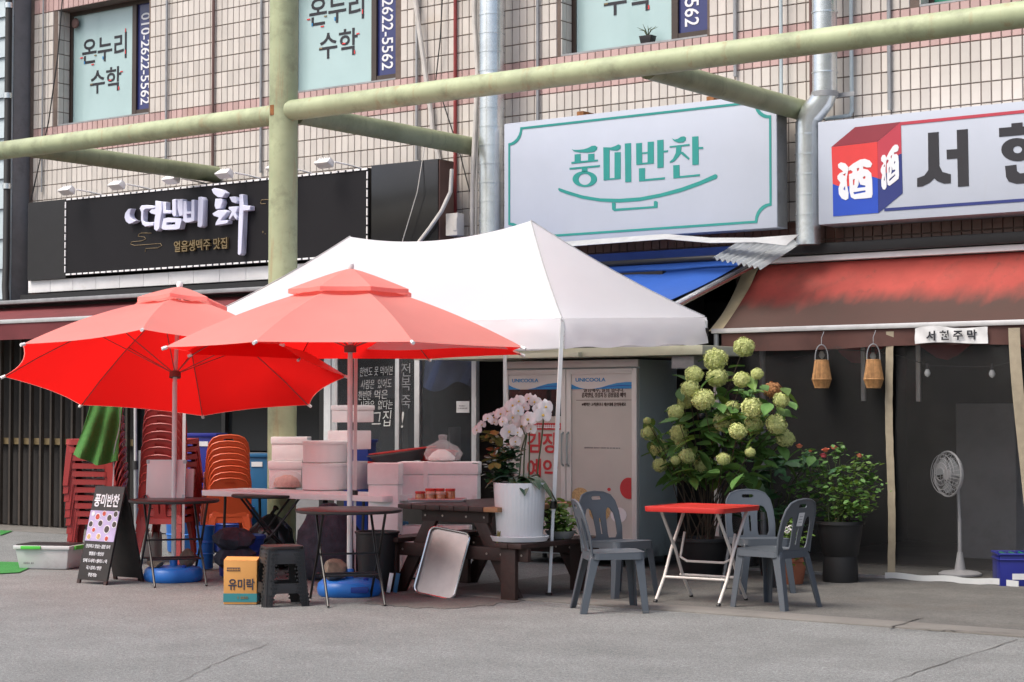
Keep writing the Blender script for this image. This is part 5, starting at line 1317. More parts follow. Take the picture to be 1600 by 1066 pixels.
for k, (px, py, z, r, h, lab) in enumerate(((505,17.05,zt_,.212,.25,'lower round white tub beside the bag of minced meat'), (505,17.05,zt_+.2545,.205,.20,'upper round white tub with a lid'))):
    p = atD(px, 600, py); p.z = z; t = thing('round_tub', lab, 'tub', (p.x, p.y, z), 0); o_ = CF*r
    t.location = p + Vector((o_.x, o_.y, 0)) + Vector((0,0,z-p.z)); FR[t.name] = TR(*t.location)
    MB().lathe([(r*.93,0),(r,.01),(r*1.0,h-.03),(r*1.04,h-.028),(r*1.04,h-.004),(r*1.0,h)], 40).build('body', 'tub_white', t, smooth=True)
    MB().lathe([(r*.99,h+.0005),(r*.98,h+.002),(.01,h+.004)], 40).build('lid' , 'tub_white', t, smooth=True)
mb_ = gz(448, 764, zt_); R = random.Random(3)
t = thing('meat_bag', 'clear plastic bag of pink minced food on the white table', 'bag', (mb_.x, mb_.y, zt_), camang(0))
def lump(j, n, z): return 1 + .07*sin(j*1.7+z*30) + .04*sin(j*.6)
MB().lathe([(.10,.0),(.155,.015),(.16,.05),(.135,.095),(.08,.13),(.02,.142)], 30, c=(0,.10,0), sy=.62, fn=lump).build('contents', 'kimchi', t, smooth=True)
MB().lathe([(.11,.0),(.168,.012),(.175,.06),(.165,.11),(.12,.155),(.06,.175),(.035,.20)], 30, c=(0,.10,0), sy=.66, fn=lambda j, n, z: 1+.06*sin(j*2.3+z*20)).build('bag', 'bag', t, smooth=True)
# large foam boxes beside the picnic table
fb = gz(662, 788, .72)
foam(684, 16.3, .66, .70, .28, .365, camang(-5), 'long white foam box taped shut behind the picnic table', tape=True)
foam(680, 16.32, .012, .60, .27, .645, camang(-5), 'foam box on the ground carrying the long taped foam box', lid=False)
foam(599, 16.1, .40, .26, .26, .62, camang(-6), 'foam box beside the picnic table below a stack of basins', lid=True)
foam(600, 16.1, .012, .26, .26, .385, camang(-4), 'foam box on the ground under another beside the picnic table', lid=False)
# stacked red basins, blue crate, bag of noodles
def basin(lab, c, r, h, mt, tilt, sx=1.0):
    t = thing('basin', lab, 'basin', tuple(c), camang(0)); M = Matrix.Rotation(tilt, 4, 'Y')
    MB().lathe([(r*.70,0),(r*.74,.006),(r*.97,h-.012),(r*1.05,h-.01),(r*1.05,h),(r*.95,h),(r*.71,.012),(.01,.012)], 36, M=M, sx=sx).build('bowl', mt, t, smooth=True)
    return t
pz = atD(630, 722, 17.1)
cr_ = thing('plastic_crate', 'dark blue plastic crate behind the long foam box', 'crate', (pz.x, pz.y, .70), camang(-8))
MB().add(*(lambda: ([(-.30,0,0),(.28,0,0),(.28,.3,0),(-.30,.3,0),(-.32,-.01,.30),(.30,-.01,.21),(.30,.31,.21),(-.32,.31,.30)], [(0,3,2,1),(0,1,5,4),(1,2,6,5),(2,3,7,6),(3,0,4,7)]))()).build('body', 'blue_deep', cr_)
MB().tube([(-.325,-.01,.30),(.305,-.01,.21),(.305,.31,.21),(-.325,.31,.30),(-.325,-.01,.30)], .012, 6).build('rim', 'basin_red', cr_, smooth=True)
b0 = Vector((pz.x, pz.y, .98)) + CF*.12
basin('dark grey basin stacked between red ones on the blue crate', b0 + CR*-.02 + Vector((0,0,.02)), .30, .10, 'basin_grey', radians(-8))
basin('wide red basin on top of the dark grey basin', b0 + CR*-.01 + Vector((0,0,.085)), .30, .05, 'basin_red', radians(-7))
basin('small red basin with a thick rim behind the plastic bag', b0 + CR*.30 + Vector((0,0,.01)), .19, .13, 'basin_red', radians(4))
ng = gz(690, 728, 1.0); ng = atD(690, 722, 16.5)
t = thing('plastic_bag', 'knotted clear plastic bag of white food on the long foam box', 'bag', (ng.x, ng.y, 1.027), camang(0))
MB().lathe([(.06,0),(.11,.01),(.115,.035),(.08,.075),(.03,.105)], 26, fn=lump).build('contents', 'bag_white', t, smooth=True)
MB().lathe([(.08,0),(.145,.015),(.165,.07),(.135,.13),(.07,.165),(.03,.19),(.04,.23),(.015,.24)], 26, fn=lambda j, n, z: 1+.10*sin(j*2.1+z*25), c=(.01,0,0)).build('bag', 'bag', t, smooth=True)
# cardboard box
p = gz(375, 945)
t = thing('cardboard_box', 'orange cardboard box with dark Korean letters and a teal band', 'box', tuple(p), camang(-3))
w, d, h = .255, .24, .335
MB().box(-w/2, w/2, 0, d, .003, h).build('carton', 'cardboard', t, bevel=.004)
q = MB(); q.add([(-w/2,0,h),(w/2,0,h),(w/2,.12,h+.02),(-w/2,.12,h+.022)], [(0,1,2,3)]); q.add([(-w/2,d,h),(w/2,d,h),(w/2,.125,h+.012),(-w/2,.125,h+.014)], [(0,1,2,3)]); q.build('flap', 'cardboard', t)
MB().box(-w/2-.001, w/2+.001, -.002, d+.001, .02, .085).build('teal_band', 'tape_teal', t)
MB().box(-w*.40, w*.0, -.002, .0, h*.76, h*.84).build('printed_panel', 'print_navy', t)
scribble(t, -w*.38, -w*.02, h*.80, .016, -.004, 'cardboard', 6)
lettering('lettering', '유미락', 'print_navy', t, faceM((.01,-.002,.155)), width=.20, height=.085, bold=.02)
scribble(t, -.02, .06, .055, .02, -.004, 'gold', 8)
# woven plastic stool
p = gz(440, 945)
t = thing('plastic_stool', 'black wicker pattern plastic stool next to the cardboard box', 'stool', tuple(p), camang(20))
MB().slab(rrect(-.145,-.145,.145,.145,.06,5), [], lambda a, b, w: (a, b, .45-w), .02, ).build('seat', 'table_dark', t, bevel=.006)
def side_panel(a):
    M = rz(a); o = [(-.14,.43),(.14,.43),(.152,.31),(.162,.18),(.18,.0),(.115,.0),(.10,.085),(.08,.10),(-.08,.10),(-.10,.085),(-.115,.0),(-.18,.0),(-.162,.18),(-.152,.31)]
    h = [[(-.085,.32),(.085,.32),(.095,.175),(-.095,.175)]]
    def fn(u, v, w): return M @ Vector((u*(1 if abs(u) < .1 else .985), -(.142+.045*(1-v/.43)) + w - .02*(abs(u)/.17)**4*-1, v))
    MB().slab(o, h, fn, .008, [(i*.03-.18, j*.04) for i in range(13) for j in range(12)]).build('leg_frame', 'stool_black', t, smooth=True)
for k in range(4): side_panel(k*pi/2)
q = MB()                                                # woven relief on the corners
for k in range(4):
    for r_ in range(15):
        for c_ in range(3):
            z = .03+.028*r_; f_ = 1-z/.43; rr = .142+.045*f_; x = -.112+.019*c_-.012*f_ + (.011 if r_ % 2 else 0)
            if .10 > z: x = min(x, -.12-.02*f_+.018*c_)
            for sg in (1, -1): q.cbox((x*sg, -rr-.0005, z), (.013,.003,.013), rz(k*pi/2))
stuff(q.build('weave', 'stool_black', t))
# dark bin, tin, blue buckets, jerrycan
p = cw((590-800)/2900*15.25, 15.25)
t = thing('waste_bin', 'black round bin behind the black round table', 'bin', tuple(p), 0)
MB().lathe([(.14,.012),(.165,.30),(.175,.47),(.185,.475),(.185,.49),(.165,.49),(.15,.30),(.12,.03),(.01,.03)], 30).build('body', 'pot_black', t, smooth=True)
for k, (dx, mt, lab) in enumerate(((.10,'tub_white','white slat leaning on the black bin'), (.155,'blue_teal','blue board leaning on the black bin'))):
    p2 = p + CR*dx + CF*-.22; o = MB().box(-.014 if k else -.012, .02, -.006, .006, .012, .17 if k == 0 else .17).build('slat_board', mt, bevel=.002); o.location = p2; o.rotation_euler = (0, radians(10), TH); tag(o, lab, 'board')
p = gz(624, 892); o = MB().box(-.012, .012, -.15, .15, .0, .46).build('folded_chair_back', 'blue_teal', bevel=.006); o.location = p; o.rotation_euler = (0, radians(4), camang(20)); tag(o, 'blue folded panel standing beside the foam boxes', 'panel')
p = gz(497, 905)
t = thing('metal_tin', 'square rusty tin with a wire handle under the round table', 'tin', tuple(p), camang(-8))
MB().cbox((0,.09,.13), (.17,.17,.25)).build('can', 'metal_brown', t, bevel=.012); MB().cbox((0,.09,.262), (.185,.185,.018)).build('lid', 'steel', t, bevel=.005)
MB().tube([(-.05,.0,.20),(-.045,-.02,.175),(.045,-.02,.175),(.05,.0,.20)], .006, 6).build('handle', 'chrome', t, smooth=True)
p = gz(231, 876)
t = thing('jerrycan', 'translucent white jerrycan standing in front of the blue barrel', 'jerrycan', tuple(p), camang(-10))
MB().cbox((0,.10,.145), (.17,.17,.27)).build('body', 'jerry', t, bevel=.035, seg=3); MB().lathe([(.025,.28),(.025,.31),(.02,.312)], 12, c=(-.04,.08,0)).build('cap', 'jerry', t, smooth=True)
MB().tube([(.0,.1,.275),(.01,.1,.31),(.07,.1,.31),(.08,.1,.27)], .012, 8).build('handle', 'jerry', t, smooth=True)
def barrel(lab, px, py, r, h, mt, cat='barrel', name='plastic_barrel', back=.0):
    p = gz(px, py) + CF*(r+back); t = thing(name, lab, cat, (p.x, p.y, .012), 0)
    MB().lathe([(r*.82,0),(r*.86,.01),(r*.97,h-.05),(r*1.0,h-.03),(r*1.05,h-.028),(r*1.05,h),(r*.97,h),(r*.93,h-.05),(r*.78,.02),(.01,.02)], 36).build('body', mt, t, smooth=True)
    q = MB()
    for z in (h*.35, h*.62): q.lathe([(r*(.86+.11*z/h)+.001,z-.01),(r*(.86+.11*z/h)+.010,z),(r*(.86+.11*z/h)+.001,z+.01)], 36)
    q.build('rib_ring', mt, t, smooth=True); return p
barrel('tall blue plastic barrel behind the tilted umbrella pole', 286, 866, .235, .52, 'blue_plastic')
pb1 = barrel('wide blue tub with a bright rim under the white table', 352, 868, .22, .46, 'blue_deep', 'tub', 'plastic_tub', .25)
pb2 = barrel('blue tub loaded with dark net bags under the white table', 370, 905, .215, .36, 'blue_deep', 'tub', 'plastic_tub')
barrel('small blue pail hanging open beside the dark net bags', 318, 892, .085, .40, 'blue_plastic', 'pail', 'plastic_pail')
for k, (dx, dz, r, lab) in enumerate(((-.03,.35,.19,'dark net bag lying over the blue tub rim'), (-.02,.19,.20,'dark net bag sagging against the blue tub below another'))):
    c = Vector((pb2.x, pb2.y, dz)) + CR*dx + CF*-.20
    o = MB().lathe([(.02,-.10),(.10,-.09),(.17,-.03),(.175,.02),(.12,.08),(.03,.10)], 26, fn=lambda j, n, z: 1+.08*sin(j*1.9+k)+.05*sin(z*60+j)).build('net_bag', 'net_bag', smooth=True); o.location = c; o.rotation_euler = (.1, .08*(1-2*k), TH); tag(o, lab, 'bag')
sk = cw((515-800)/2900*16.3, 16.3)
t = thing('cloth_sack', 'bulky dark grey cloth sack slumped under the long white table', 'sack', (sk.x, sk.y, .012), camang(10))
MB().lathe([(.20,.0),(.27,.05),(.28,.22),(.25,.42),(.18,.56),(.08,.63),(.05,.655)], 34, sy=.6, fn=lambda j, n, z: 1+.09*sin(j*1.3+z*9)+.05*sin(j*2.9-z*14)).build('sack', 'net_bag', t, smooth=True)
MB().tube([(.05*cos(2*pi*k/12),.03*sin(2*pi*k/12),.64) for k in range(13)], .012, 6).build('tie', 'cable_black', t, smooth=True)
sk = cw((425-800)/2900*17.4, 17.4)  # black filler added to darken the space under the table
t = thing('cloth_sack', 'added black sack filling the dark under the white table beside the green column', 'sack', (sk.x, sk.y, .012), camang(-20))
MB().lathe([(.16,.0),(.22,.05),(.23,.2),(.19,.36),(.10,.46),(.03,.5)], 30, sy=.7, fn=lambda j, n, z: 1+.10*sin(j*1.7+z*12)+.05*sin(j*3.1)).build('sack', 'black_gloss', t, smooth=True)
MB().tube([(0,0,.49),(.02,.01,.53),(.05,.0,.56)], [.02,.014,.03], 8).build('knot', 'black_gloss', t, smooth=True)
# blue crates behind the orange chairs
for px, py, z, w, h, mt, lab in ((312,700,.80,.36,.20,'crate_blue','dark blue crate with a white label behind the orange chairs'), (405,770,.55,.26,.40,'blue_teal','teal blue crate with a pale label beside the orange chairs'), (556,748,.6,.26,.36,'blue_deep','dark blue crate half hidden behind the foam stack')):
    p = atD(px, py, 19.6 if px != 556 else 18.6); t = thing('plastic_crate', lab, 'crate', (p.x, p.y, 0.012), camang(-10)); zt1 = p.z + h
    if px != 556: zt1 = atD(px, {312:682,405:714}[px], 19.6).z
    MB().frustum((0,.15,0), (w*.9,.30,0), (0,.15,zt1), (w,.34,0)).build('body', mt, t, bevel=.01); MB().cbox((0,.15,zt1+.002), (w+.03,.37,.035)).build('rim', mt, t, bevel=.006)
    if px != 556: MB().cbox((.04 if px == 312 else -.02,-.022,zt1-.09), (.12,.006,.05)).build('label_card', 'paper', t)
# =================================================================== PLANTS
def leafmesh(name, mt, L, W, curl=.25, n=5, lob=None):
    def prof(s): return max(.02, sin(pi*min(1, s*1.02))**.8 * (1 - .35*s)) if not lob else max(.03, (sin(pi*s)**.6)*(1+lob*sin(s*13)))
    q = MB(); q.grid(4, n, lambda u, v: ((u-.5)*2*W*prof(v), L*v, -curl*L*v*v + .18*W*abs(u-.5)*2), 0)
    o = q.build(name, mt, smooth=True); me = o.data; bpy.data.objects.remove(o); return me
def orient(p, d, roll, s=1.0):
    d = Vector(d).normalized(); M = d.to_track_quat('Y', 'Z').to_matrix().to_4x4()
    return TR(*p) @ M @ Matrix.Rotation(roll, 4, 'Y') @ Matrix.Scale(s, 4)
def pot(t, r0, r1, h, mt, z=0.0, rim=True, n=32, fn=None):
    MB().lathe([(r0*.95,z),(r0,z+.008),(r1*.98,z+h-.03),(r1*1.06,z+h-.028) if rim else (r1,z+h-.02),(r1*1.06 if rim else r1,z+h),(r1*.93,z+h),(r1*.9,z+h-.04)], n, fn=fn, cap1=False).build('pot', mt, t, smooth=True)
    MB().lathe([(r1*.92,z+h-.05),(.01,z+h-.035)], 20, cap0=False).build('soil', 'soil', t, smooth=True)
R = random.Random(11)
# --- hydrangea
hp = onY(1098, 890, 14.35)
hy = thing('hydrangea', 'tall hydrangea bush with pale green flower heads beside the cooler', 'plant', (hp.x, 14.35, .007))
Hl = Vector((hp.x, 14.35, .007))
pot(hy, .17, .23, .34, 'pot_black')
heads = [(845,150,130),(640,240,150),(483,350,115),(650,370,130),(455,450,115),(550,530,140),(420,545,95),(350,620,100),(145,685,50),(155,775,95),(375,775,115),(390,830,80),(235,880,115),(240,1005,95),(350,970,60),(435,940,100),(555,1000,120),(695,960,85),(620,770,80),(705,690,140),(800,760,110),(760,585,85),(830,385,105),(940,345,80),(905,590,140),(910,715,120),(1080,710,130),(1145,810,115),(1115,535,100),(1050,460,110),(890,910,65)]
hm = []
for v in range(4):
    q = MB(); r_ = random.Random(v)
    for k in range(190):
        z = 1 - 2*(k+.5)/190; a = k*2.39996; s = sqrt(1-z*z); d = Vector((s*cos(a), s*sin(a), z*.9)); rr = 1 + r_.uniform(-.22,.10)
        M = orient(d*rr, d, r_.uniform(0,6.3)); e = .19
        u_ = d.orthogonal().normalized(); w_ = d.cross(u_); ph = r_.uniform(0, 6.3); c = d*rr
        for b in range(4):
            a2 = ph + b*pi/2; x_ = u_*cos(a2) + w_*sin(a2); y_ = u_*-sin(a2) + w_*cos(a2)
            q.add([c, c+x_*e*.75+y_*e*.45+d*r_.uniform(-.02,.09), c+x_*e*1.1+d*r_.uniform(-.05,.10), c+x_*e*.75-y_*e*.45+d*r_.uniform(-.02,.09)], [(0,1,2,3)])
    q.lathe([(.25,-.7),(.6,-.45),(.72,0),(.6,.45),(.25,.7)], 12)
    o = q.build('flower_head', 'hydrangea' if v < 3 else 'hydrangea_old'); hm.append(o.data); bpy.data.objects.remove(o)
IH = FR[hy.name].inverted(); hpts = []
for k, (x, y, dm) in enumerate(heads):
    dep = 14.35 + R.uniform(-.50,-.12) - (.15 if 300 < x < 1000 and y > 300 else 0)
    p = onY(980+x/4.633, 510+y/4.633, dep); dist = (p-EYE).dot(FWD); rad = dm/4.633/2*dist/F*1.12
    me = hm[3] if (x, y) == (1050,460) else hm[k % 3]
    M = IH @ TR(*p) @ Matrix.Rotation(R.uniform(0,6), 4, 'Z') @ Matrix.Rotation(R.uniform(-.4,.4), 4, 'X') @ Matrix.Scale(rad, 4)
    inst('flower_head', me, hy, M); hpts.append((p, rad))
q = MB()
for p, rad in hpts:
    b = Hl + Vector((R.uniform(-.12,.12), R.uniform(-.1,.1), .30)); m_ = b.lerp(p, .55) + Vector((R.uniform(-.06,.06), R.uniform(-.06,.06), .10))
    q.tube([b, m_, p], [.005,.004,.003], 5)
q.build('stems', 'bark', hy, smooth=True, world=True)
lm = [leafmesh('leaf', 'leaf', .19, .058, .3), leafmesh('leaf', 'leaf', .16, .055, .15), leafmesh('leaf', 'leaf_light', .17, .055, .4)]
cnt = 0
for k in range(285):
    p, rad = hpts[R.randrange(len(hpts))]
    b = Hl + Vector((0,0,.5)); f_ = R.uniform(.5, 1.0)**.6
    c = b.lerp(p, f_) + Vector((R.gauss(0,.10), R.gauss(0,.09)+.14, R.gauss(0,.075) - .03))
    if c.z < .86: c.z = .86 + R.random()*.25
    a = R.uniform(0, 6.3); d = Vector((cos(a), sin(a)*.7 - .35, R.uniform(-.5,.35)))
    inst('leaf', lm[0 if R.random() < .5 else (1 if R.random() < .6 else 2)], hy, IH @ orient(c, d, R.uniform(-.5,.5), R.uniform(.85,1.35)))
# --- fig plant
fgp = onY(1212, 880, 14.75)
fg = thing('fig_plant', 'broad leaved green fig plant between the hydrangea and the roses', 'plant', (fgp.x, 14.75, .007)); IF = FR[fg.name].inverted()
pot(fg, .13, .17, .30, 'pot_black')
figo = []
for k in range(61):
    a = -pi/2 + .25 + (2*pi-.5)*k/60; lobe = .62 + .38*max(0, cos(2.5*(a-pi/2)))**1.3 if abs(a-pi/2) < 2.6 else .35
    figo.append((.085*lobe*cos(a), .075 + .085*lobe*sin(a)))
q = MB(); q.slab(figo, [], lambda a, b, w: (a, b, -.6*b*b - .25*abs(a) - w), .001, [(i*.02-.08, j*.02-.02) for i in range(9) for j in range(10)]); o = q.build('leaf', 'leaf_fig', smooth=True); figm = o.data; bpy.data.objects.remove(o)
q = MB()
for k in range(62):
    p = onY(R.uniform(1163,1292), R.uniform(706,806) + 12*R.random(), R.uniform(14.45,14.9))
    if p.z > 1.12: p.z = 1.12 - R.random()*.1
    a = R.uniform(0,6.3); inst('leaf', figm, fg, IF @ orient(p, (cos(a)*.8, -.5+sin(a)*.6, R.uniform(-.45,.3)), R.uniform(-.5,.5), R.uniform(.8,1.35)))
    if k % 3 == 0: q.tube([(fgp.x+R.uniform(-.05,.05),14.75,.28), Vector((fgp.x,14.75,.6)).lerp(p,.5), p], .005, 5)
q.build('stems', 'stem', fg, smooth=True, world=True)
# --- rose bush in a black pot standing on an upturned one
rp = gz(1300, 912)
ro = thing('rose_bush', 'rose bush with a few orange blooms in a large black pot', 'plant', (rp.x, rp.y+.16, .007)); IR = FR[ro.name].inverted(); Rl = Vector((rp.x, rp.y+.16, .007))
pot(ro, .155, .20, .30, 'pot_black', .22); MB().lathe([(.15,0),(.155,.01),(.145,.235),(.14,.24)], 30).build('stand_pot', 'pot_black', ro, smooth=True)
def foliage(mb, pts, n, size, R):
    for _ in range(n):
        c, s = pts[R.randrange(len(pts))]
        p = Vector(c) + Vector((R.gauss(0,s), R.gauss(0,s), R.gauss(0,s*.8))); a = R.uniform(0,6.3); d = Vector((cos(a), sin(a)*.8-.25, R.uniform(-.5,.5)))
        L = size*R.uniform(.6,1.2); M = orient(p, d, R.uniform(-.7,.7))
        mb.add([(0,0,0),(L*.36,L*.4,-L*.03),(L*.25,L*.8,-L*.12),(0,L,-L*.2),(-L*.25,L*.8,-L*.12),(-L*.36,L*.4,-L*.03)], [(0,1,2,3),(0,3,4,5)], M)
blob = []
for px, py, s in ((1265,745,.07),(1290,760,.10),(1320,770,.10),(1345,760,.09),(1300,790,.08),(1270,715,.05),(1312,705,.05),(1345,725,.06),(1330,795,.06),(1285,735,.07),(1350,790,.06),(1318,740,.08),(1255,760,.06),(1362,748,.035),(1305,812,.04)):
    p = onY(px, py, Rl.y + R.uniform(-.1,.1)); blob.append((p, s))
q = MB(); foliage(q, blob, 600, .055, R); stuff(q.build('foliage', 'leaf', ro, world=True))
q = MB(); foliage(q, [b for i, b in enumerate(blob) if i in (1,4,8,2,10,14,3,7)], 420, .05, R); stuff(q.build('foliage', 'leaf_light', ro, world=True))
q = MB()
for b, s in blob: q.tube([Rl+Vector((R.uniform(-.08,.08),R.uniform(-.08,.08),.48)), (Rl+Vector((0,0,.7))).lerp(b,.5), b], .005, 5)
blooms = [(1249,697,.032,'rose'),(1266,705,.018,'rose'),(1290,703,.032,'rose'),(1287,712,.034,'rose_pink'),(1303,699,.032,'rose'),(1343,712,.028,'rose')]
rm_ = {}
for mt in ('rose','rose_pink'):
    b_ = MB(); r_ = random.Random(5)
    for k in range(26):
        a = k*2.4; rr = .25+.75*k/26; tl = .2+1.0*k/26
        b_.grid(3, 3, lambda u, v: (rr*cos(a+(u-.5)*1.5)*(.55+.5*v*tl), rr*sin(a+(u-.5)*1.5)*(.55+.5*v*tl), -.5+1.2*v-.5*v*v*tl), 0)
    o = b_.build('bloom', mt, smooth=True); rm_[mt] = o.data; bpy.data.objects.remove(o)
for px, py, r, mt in blooms:
    p = onY(px, py, Rl.y-.05); inst('bloom', rm_[mt], ro, IR @ TR(*p) @ Matrix.Rotation(R.uniform(-.5,.5),4,'X') @ Matrix.Scale(r*1.05,4)); q.tube([(Rl+Vector((0,0,.55))), p], .004, 5)
q.build('stems', 'stem', ro, smooth=True, world=True)
# --- terracotta pot with small plant, low grey planter
tpn = gz(1226, 915); t = thing('terracotta_pot', 'terracotta pot of low leaves behind the chair with the sticker', 'plant', (tpn.x, tpn.y+.12, .007)); pot(t, .10, .135, .22, 'terracotta')
q = MB(); foliage(q, [(Vector((tpn.x, tpn.y+.1, .34)), .09), (Vector((tpn.x+.05, tpn.y+.05, .42)), .07)], 160, .06, R); stuff(q.build('foliage', 'leaf_light', t, world=True))
wf = onY(1232, 825, 13.9); q = MB(); foliage(q, [(Vector((0,0,0)), .02)], 12, .06, R); o = q.build('flower', 'petal', t); o.location = (wf.x-tpn.x, wf.y-tpn.y-.12, wf.z)
MB().tube([(0,0,.2),(wf.x-tpn.x, wf.y-tpn.y-.12, wf.z)], .004, 5).build('stem', 'stem', t)
for px, py, r, h, lab in ((1075,893,.16,.30,'black pot tucked under the hydrangea near the cooler'), (1160,886,.13,.26,'empty black pot behind the grey chair facing the red table')):
    p = gz(px, py); t = thing('plant_pot', lab, 'pot', (p.x, p.y+.1, .007)); pot(t, r*.8, r, h, 'pot_black')
# --- orchids in a tall fluted white pot on the bench
op = gz(812, 846, .443); op = Vector((op.x, op.y, .443))
orc = thing('orchid_pot', 'white orchids in a tall fluted white pot standing on the bench', 'plant', tuple(op)); IO = FR[orc.name].inverted()
MB().lathe([(.16,0),(.215,.006),(.235,.045),(.228,.048),(.20,.02),(.01,.016)], 40).build('saucer', 'pot_white', orc, smooth=True)
hpz = op.z + .02; ph_ = .445
MB().lathe([(.165,.018),(.178,.03),(.205,.02+ph_-.02),(.207,.02+ph_),(.19,.02+ph_),(.185,.40)], 120, fn=lambda j, n, z: 1.0 + (.016 if j % 3 == 0 else 0), cap1=False).build('pot', 'pot_white', orc, smooth=True, ang=70)
MB().lathe([(.19,.41),(.01,.42)], 24, cap0=False).build('soil', 'soil', orc, smooth=True)
fm = []
for v in range(2):
    q = MB(); r_ = random.Random(v)
    for k, (a, L, W) in enumerate(((90,1.0,.42),(215,1.0,.38),(325,1.0,.38),(12,1.0,.78),(168,1.0,.78))):
        a = radians(a); ca, sa = cos(a), sin(a)
        def pf_(u, w_, W=W, L=L):
            pr = sin(pi*min(1, .08+.92*w_))**.55; x = (u-.5)*2*W*pr*.9; y = .06+L*w_
            return (y*ca - x*sa, y*sa + x*ca, .10*sin(w_*3) - .22*w_*w_ + .05*x*x + (.04 if W > .5 else 0))
        q.grid(5, 6, pf_, 0)
    o = q.build('flower', 'petal', smooth=True); fm.append(o.data); bpy.data.objects.remove(o)
q = MB(); q.lathe([(.05,0),(.16,.08),(.12,.22),(.03,.3)], 10); o = q.build('flower_heart', 'petal_heart', smooth=True); hmn = o.data; bpy.data.objects.remove(o)
fl = [(700,290,130),(725,215,115),(625,165,100),(570,135,80),(565,330,125),(500,390,130),(590,420,85),(385,440,125),(445,535,85),(470,450,75),(90,430,75),(135,380,65),(190,320,75),(240,310,85),(310,280,95),(330,350,75),(370,250,95),(420,200,105),(480,160,95),(420,310,105),(470,250,95),(520,220,95),(650,230,80),(250,355,60)]
R = random.Random(21)
for k, (x, y, dm) in enumerate(fl):
    dep = (op-EYE).dot(FWD) + R.uniform(-.14,.10); p = atD(730+x/5.92, 600+y/5.92, dep); r = dm/5.92/2*dep/F*1.3
    dirn = (-FWD + RIGHT*R.uniform(-.6,.6) + UP*R.uniform(-.35,.15)).normalized()
    M = TR(*p) @ dirn.to_track_quat('Z', 'Y').to_matrix().to_4x4() @ Matrix.Rotation(R.uniform(-.5,.5), 4, 'Z') @ Matrix.Scale(r, 4)
    fo = inst('flower', fm[k % 2], orc, IO @ M); inst('flower_heart', hmn, fo, TR(0,0,.05))
for path in ([(640,900),(660,720),(690,500),(705,330),(640,200),(560,140)], [(520,880),(530,600),(560,420),(480,230),(360,240),(200,310),(90,420)], [(480,880),(500,620),(540,480),(500,390),(440,520)], [(570,880),(575,640),(575,480),(565,330)]):
    pts = [atD(730+x/5.92, 600+y/5.92, (op-EYE).dot(FWD)+.05) for x, y in path]; MB().tube(pts, .006, 6).build('flower_stem', 'stem', orc, smooth=True, world=True)
zr_ = op.z + .45
def bigleaf(d, L, W, droop, mt='leaf_orchid', up=.35):
    d = Vector(d).normalized(); sd = d.cross(Vector((0,0,1))).normalized(); b = Vector((op.x, op.y, zr_-.01))
    def fn(u, v):
        c = b + d*(L*v) + Vector((0,0,L*up*sin(v*2.2) - droop*v*v)); w = W*sin(pi*min(1,.12+.88*v))**.6
        return c + sd*((u-.5)*2*w) + Vector((0,0,.35*w*abs(u-.5)*2))
    MB().grid(6, 10, fn, .003).build('leaf', mt, orc, smooth=True, world=True)
bigleaf(-CF*.9+CR*.15, .24, .065, .14); bigleaf(-CF*.5+CR*.9, .30, .06, .20); bigleaf(CR*1.0+CF*.1, .32, .055, .28); bigleaf(-CF*.8-CR*.25, .20, .06, .06); bigleaf(-CF*.8+CR*.6, .26, .07, .10); bigleaf(CF*.6+CR*.5, .26, .06, .05)
bigleaf(-CR*1.0-CF*.2, .28, .05, .10); bigleaf(CF*1.0-CR*.3, .25, .05, .05); bigleaf(-CR*.9-CF*.45, .22, .045, .62, 'leaf_yellow', .3)
q = MB(); foliage(q, [(atD(730+x/5.92, 600+y/5.92, (op-EYE).dot(FWD)+.1), .05) for x, y in ((330,600),(300,680),(360,700),(270,780),(400,620),(300,850),(350,820))], 320, .07, random.Random(8)); stuff(q.build('filler_foliage', 'leaf_orchid', orc, world=True))
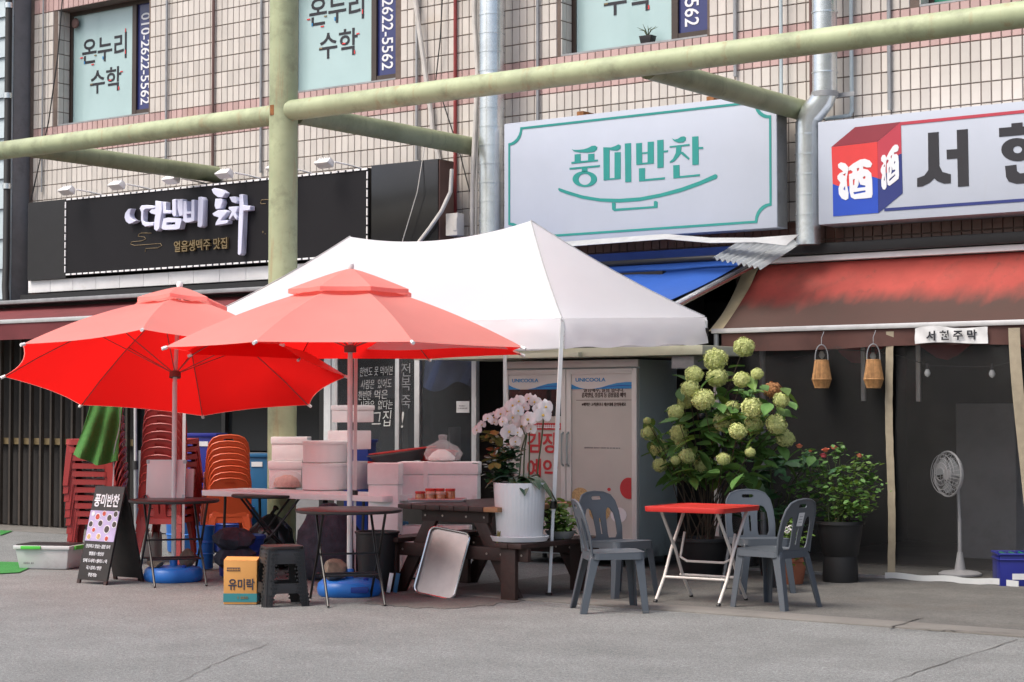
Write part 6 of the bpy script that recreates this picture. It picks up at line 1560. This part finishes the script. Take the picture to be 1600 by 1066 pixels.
q = MB(); foliage(q, [(atD(730+x/5.92, 600+y/5.92, (op-EYE).dot(FWD)), .022) for x, y in ((200,470),(230,520),(260,700))], 30, .09, random.Random(9)); stuff(q.build('faded_leaves', 'leaf_yellow', orc, world=True))
# --- small potted plant on the bench
sp = gz(876, 842, .443); t = thing('bench_plant', 'leafy green plant in a low grey bowl on the bench', 'plant', (sp.x, sp.y, .443))
MB().lathe([(.08,0),(.09,.006),(.125,.06),(.13,.065),(.12,.065),(.01,.05)], 28).build('bowl', 'pot_grey', t, smooth=True)
q = MB(); foliage(q, [(Vector((sp.x-.04, sp.y, .60)), .055), (Vector((sp.x+.05, sp.y, .56)), .05), (Vector((sp.x-.05, sp.y+.02, .68)), .05)], 260, .065, random.Random(4)); stuff(q.build('foliage', 'leaf_light', t, world=True))
# crate of green bottles at the right edge
cp = gz(1563, 917); ang = camang(-4)
t = thing('bottle_crate', 'dark blue plastic crate of green bottles by the vinyl curtain', 'crate', tuple(cp), ang)
w, d, h = .44, .34, .275
q = MB(); q.box(0,w,0,.014,0,h); q.box(0,w,d-.014,d,0,h); q.box(0,.014,.014,d-.014,0,h); q.box(w-.014,w,.014,d-.014,0,h); q.box(.014,w-.014,.014,d-.014,.0,.014); q.build('shell', 'crate_blue', t, bevel=.004)
q = MB(); rr = [(-.006,-.006),(w+.006,-.006),(w+.006,d+.006),(-.006,d+.006),(-.006,-.006)]; q.tube([(a,b,h-.004) for a, b in rr], .011, 6); q.tube([(a,b,h-.05) for a, b in rr], .007, 6); q.build('rim', 'crate_blue', t, smooth=True)
MB().box(.10,.34,-.003,-.0005,.06,.11).build('label_card', 'paper', t)
bot = None
for i in range(5):
    for j in range(4):
        p = FR[t.name] @ Vector((.06+.08*i, .05+.08*j, .016))
        if bot is None:
            bot = thing('bottle', 'green glass bottle standing in the dark blue crate', 'bottle', tuple(p), group='green bottles in the crate')
            MB().lathe([(.030,0),(.032,.01),(.032,.14),(.024,.18),(.013,.21),(.012,.245)], 14).build('glass', 'bottle_green', bot, smooth=True); MB().lathe([(.0145,.246),(.0145,.258)], 10).build('cap', 'green_plastic', bot)
        else: dup(bot, p)
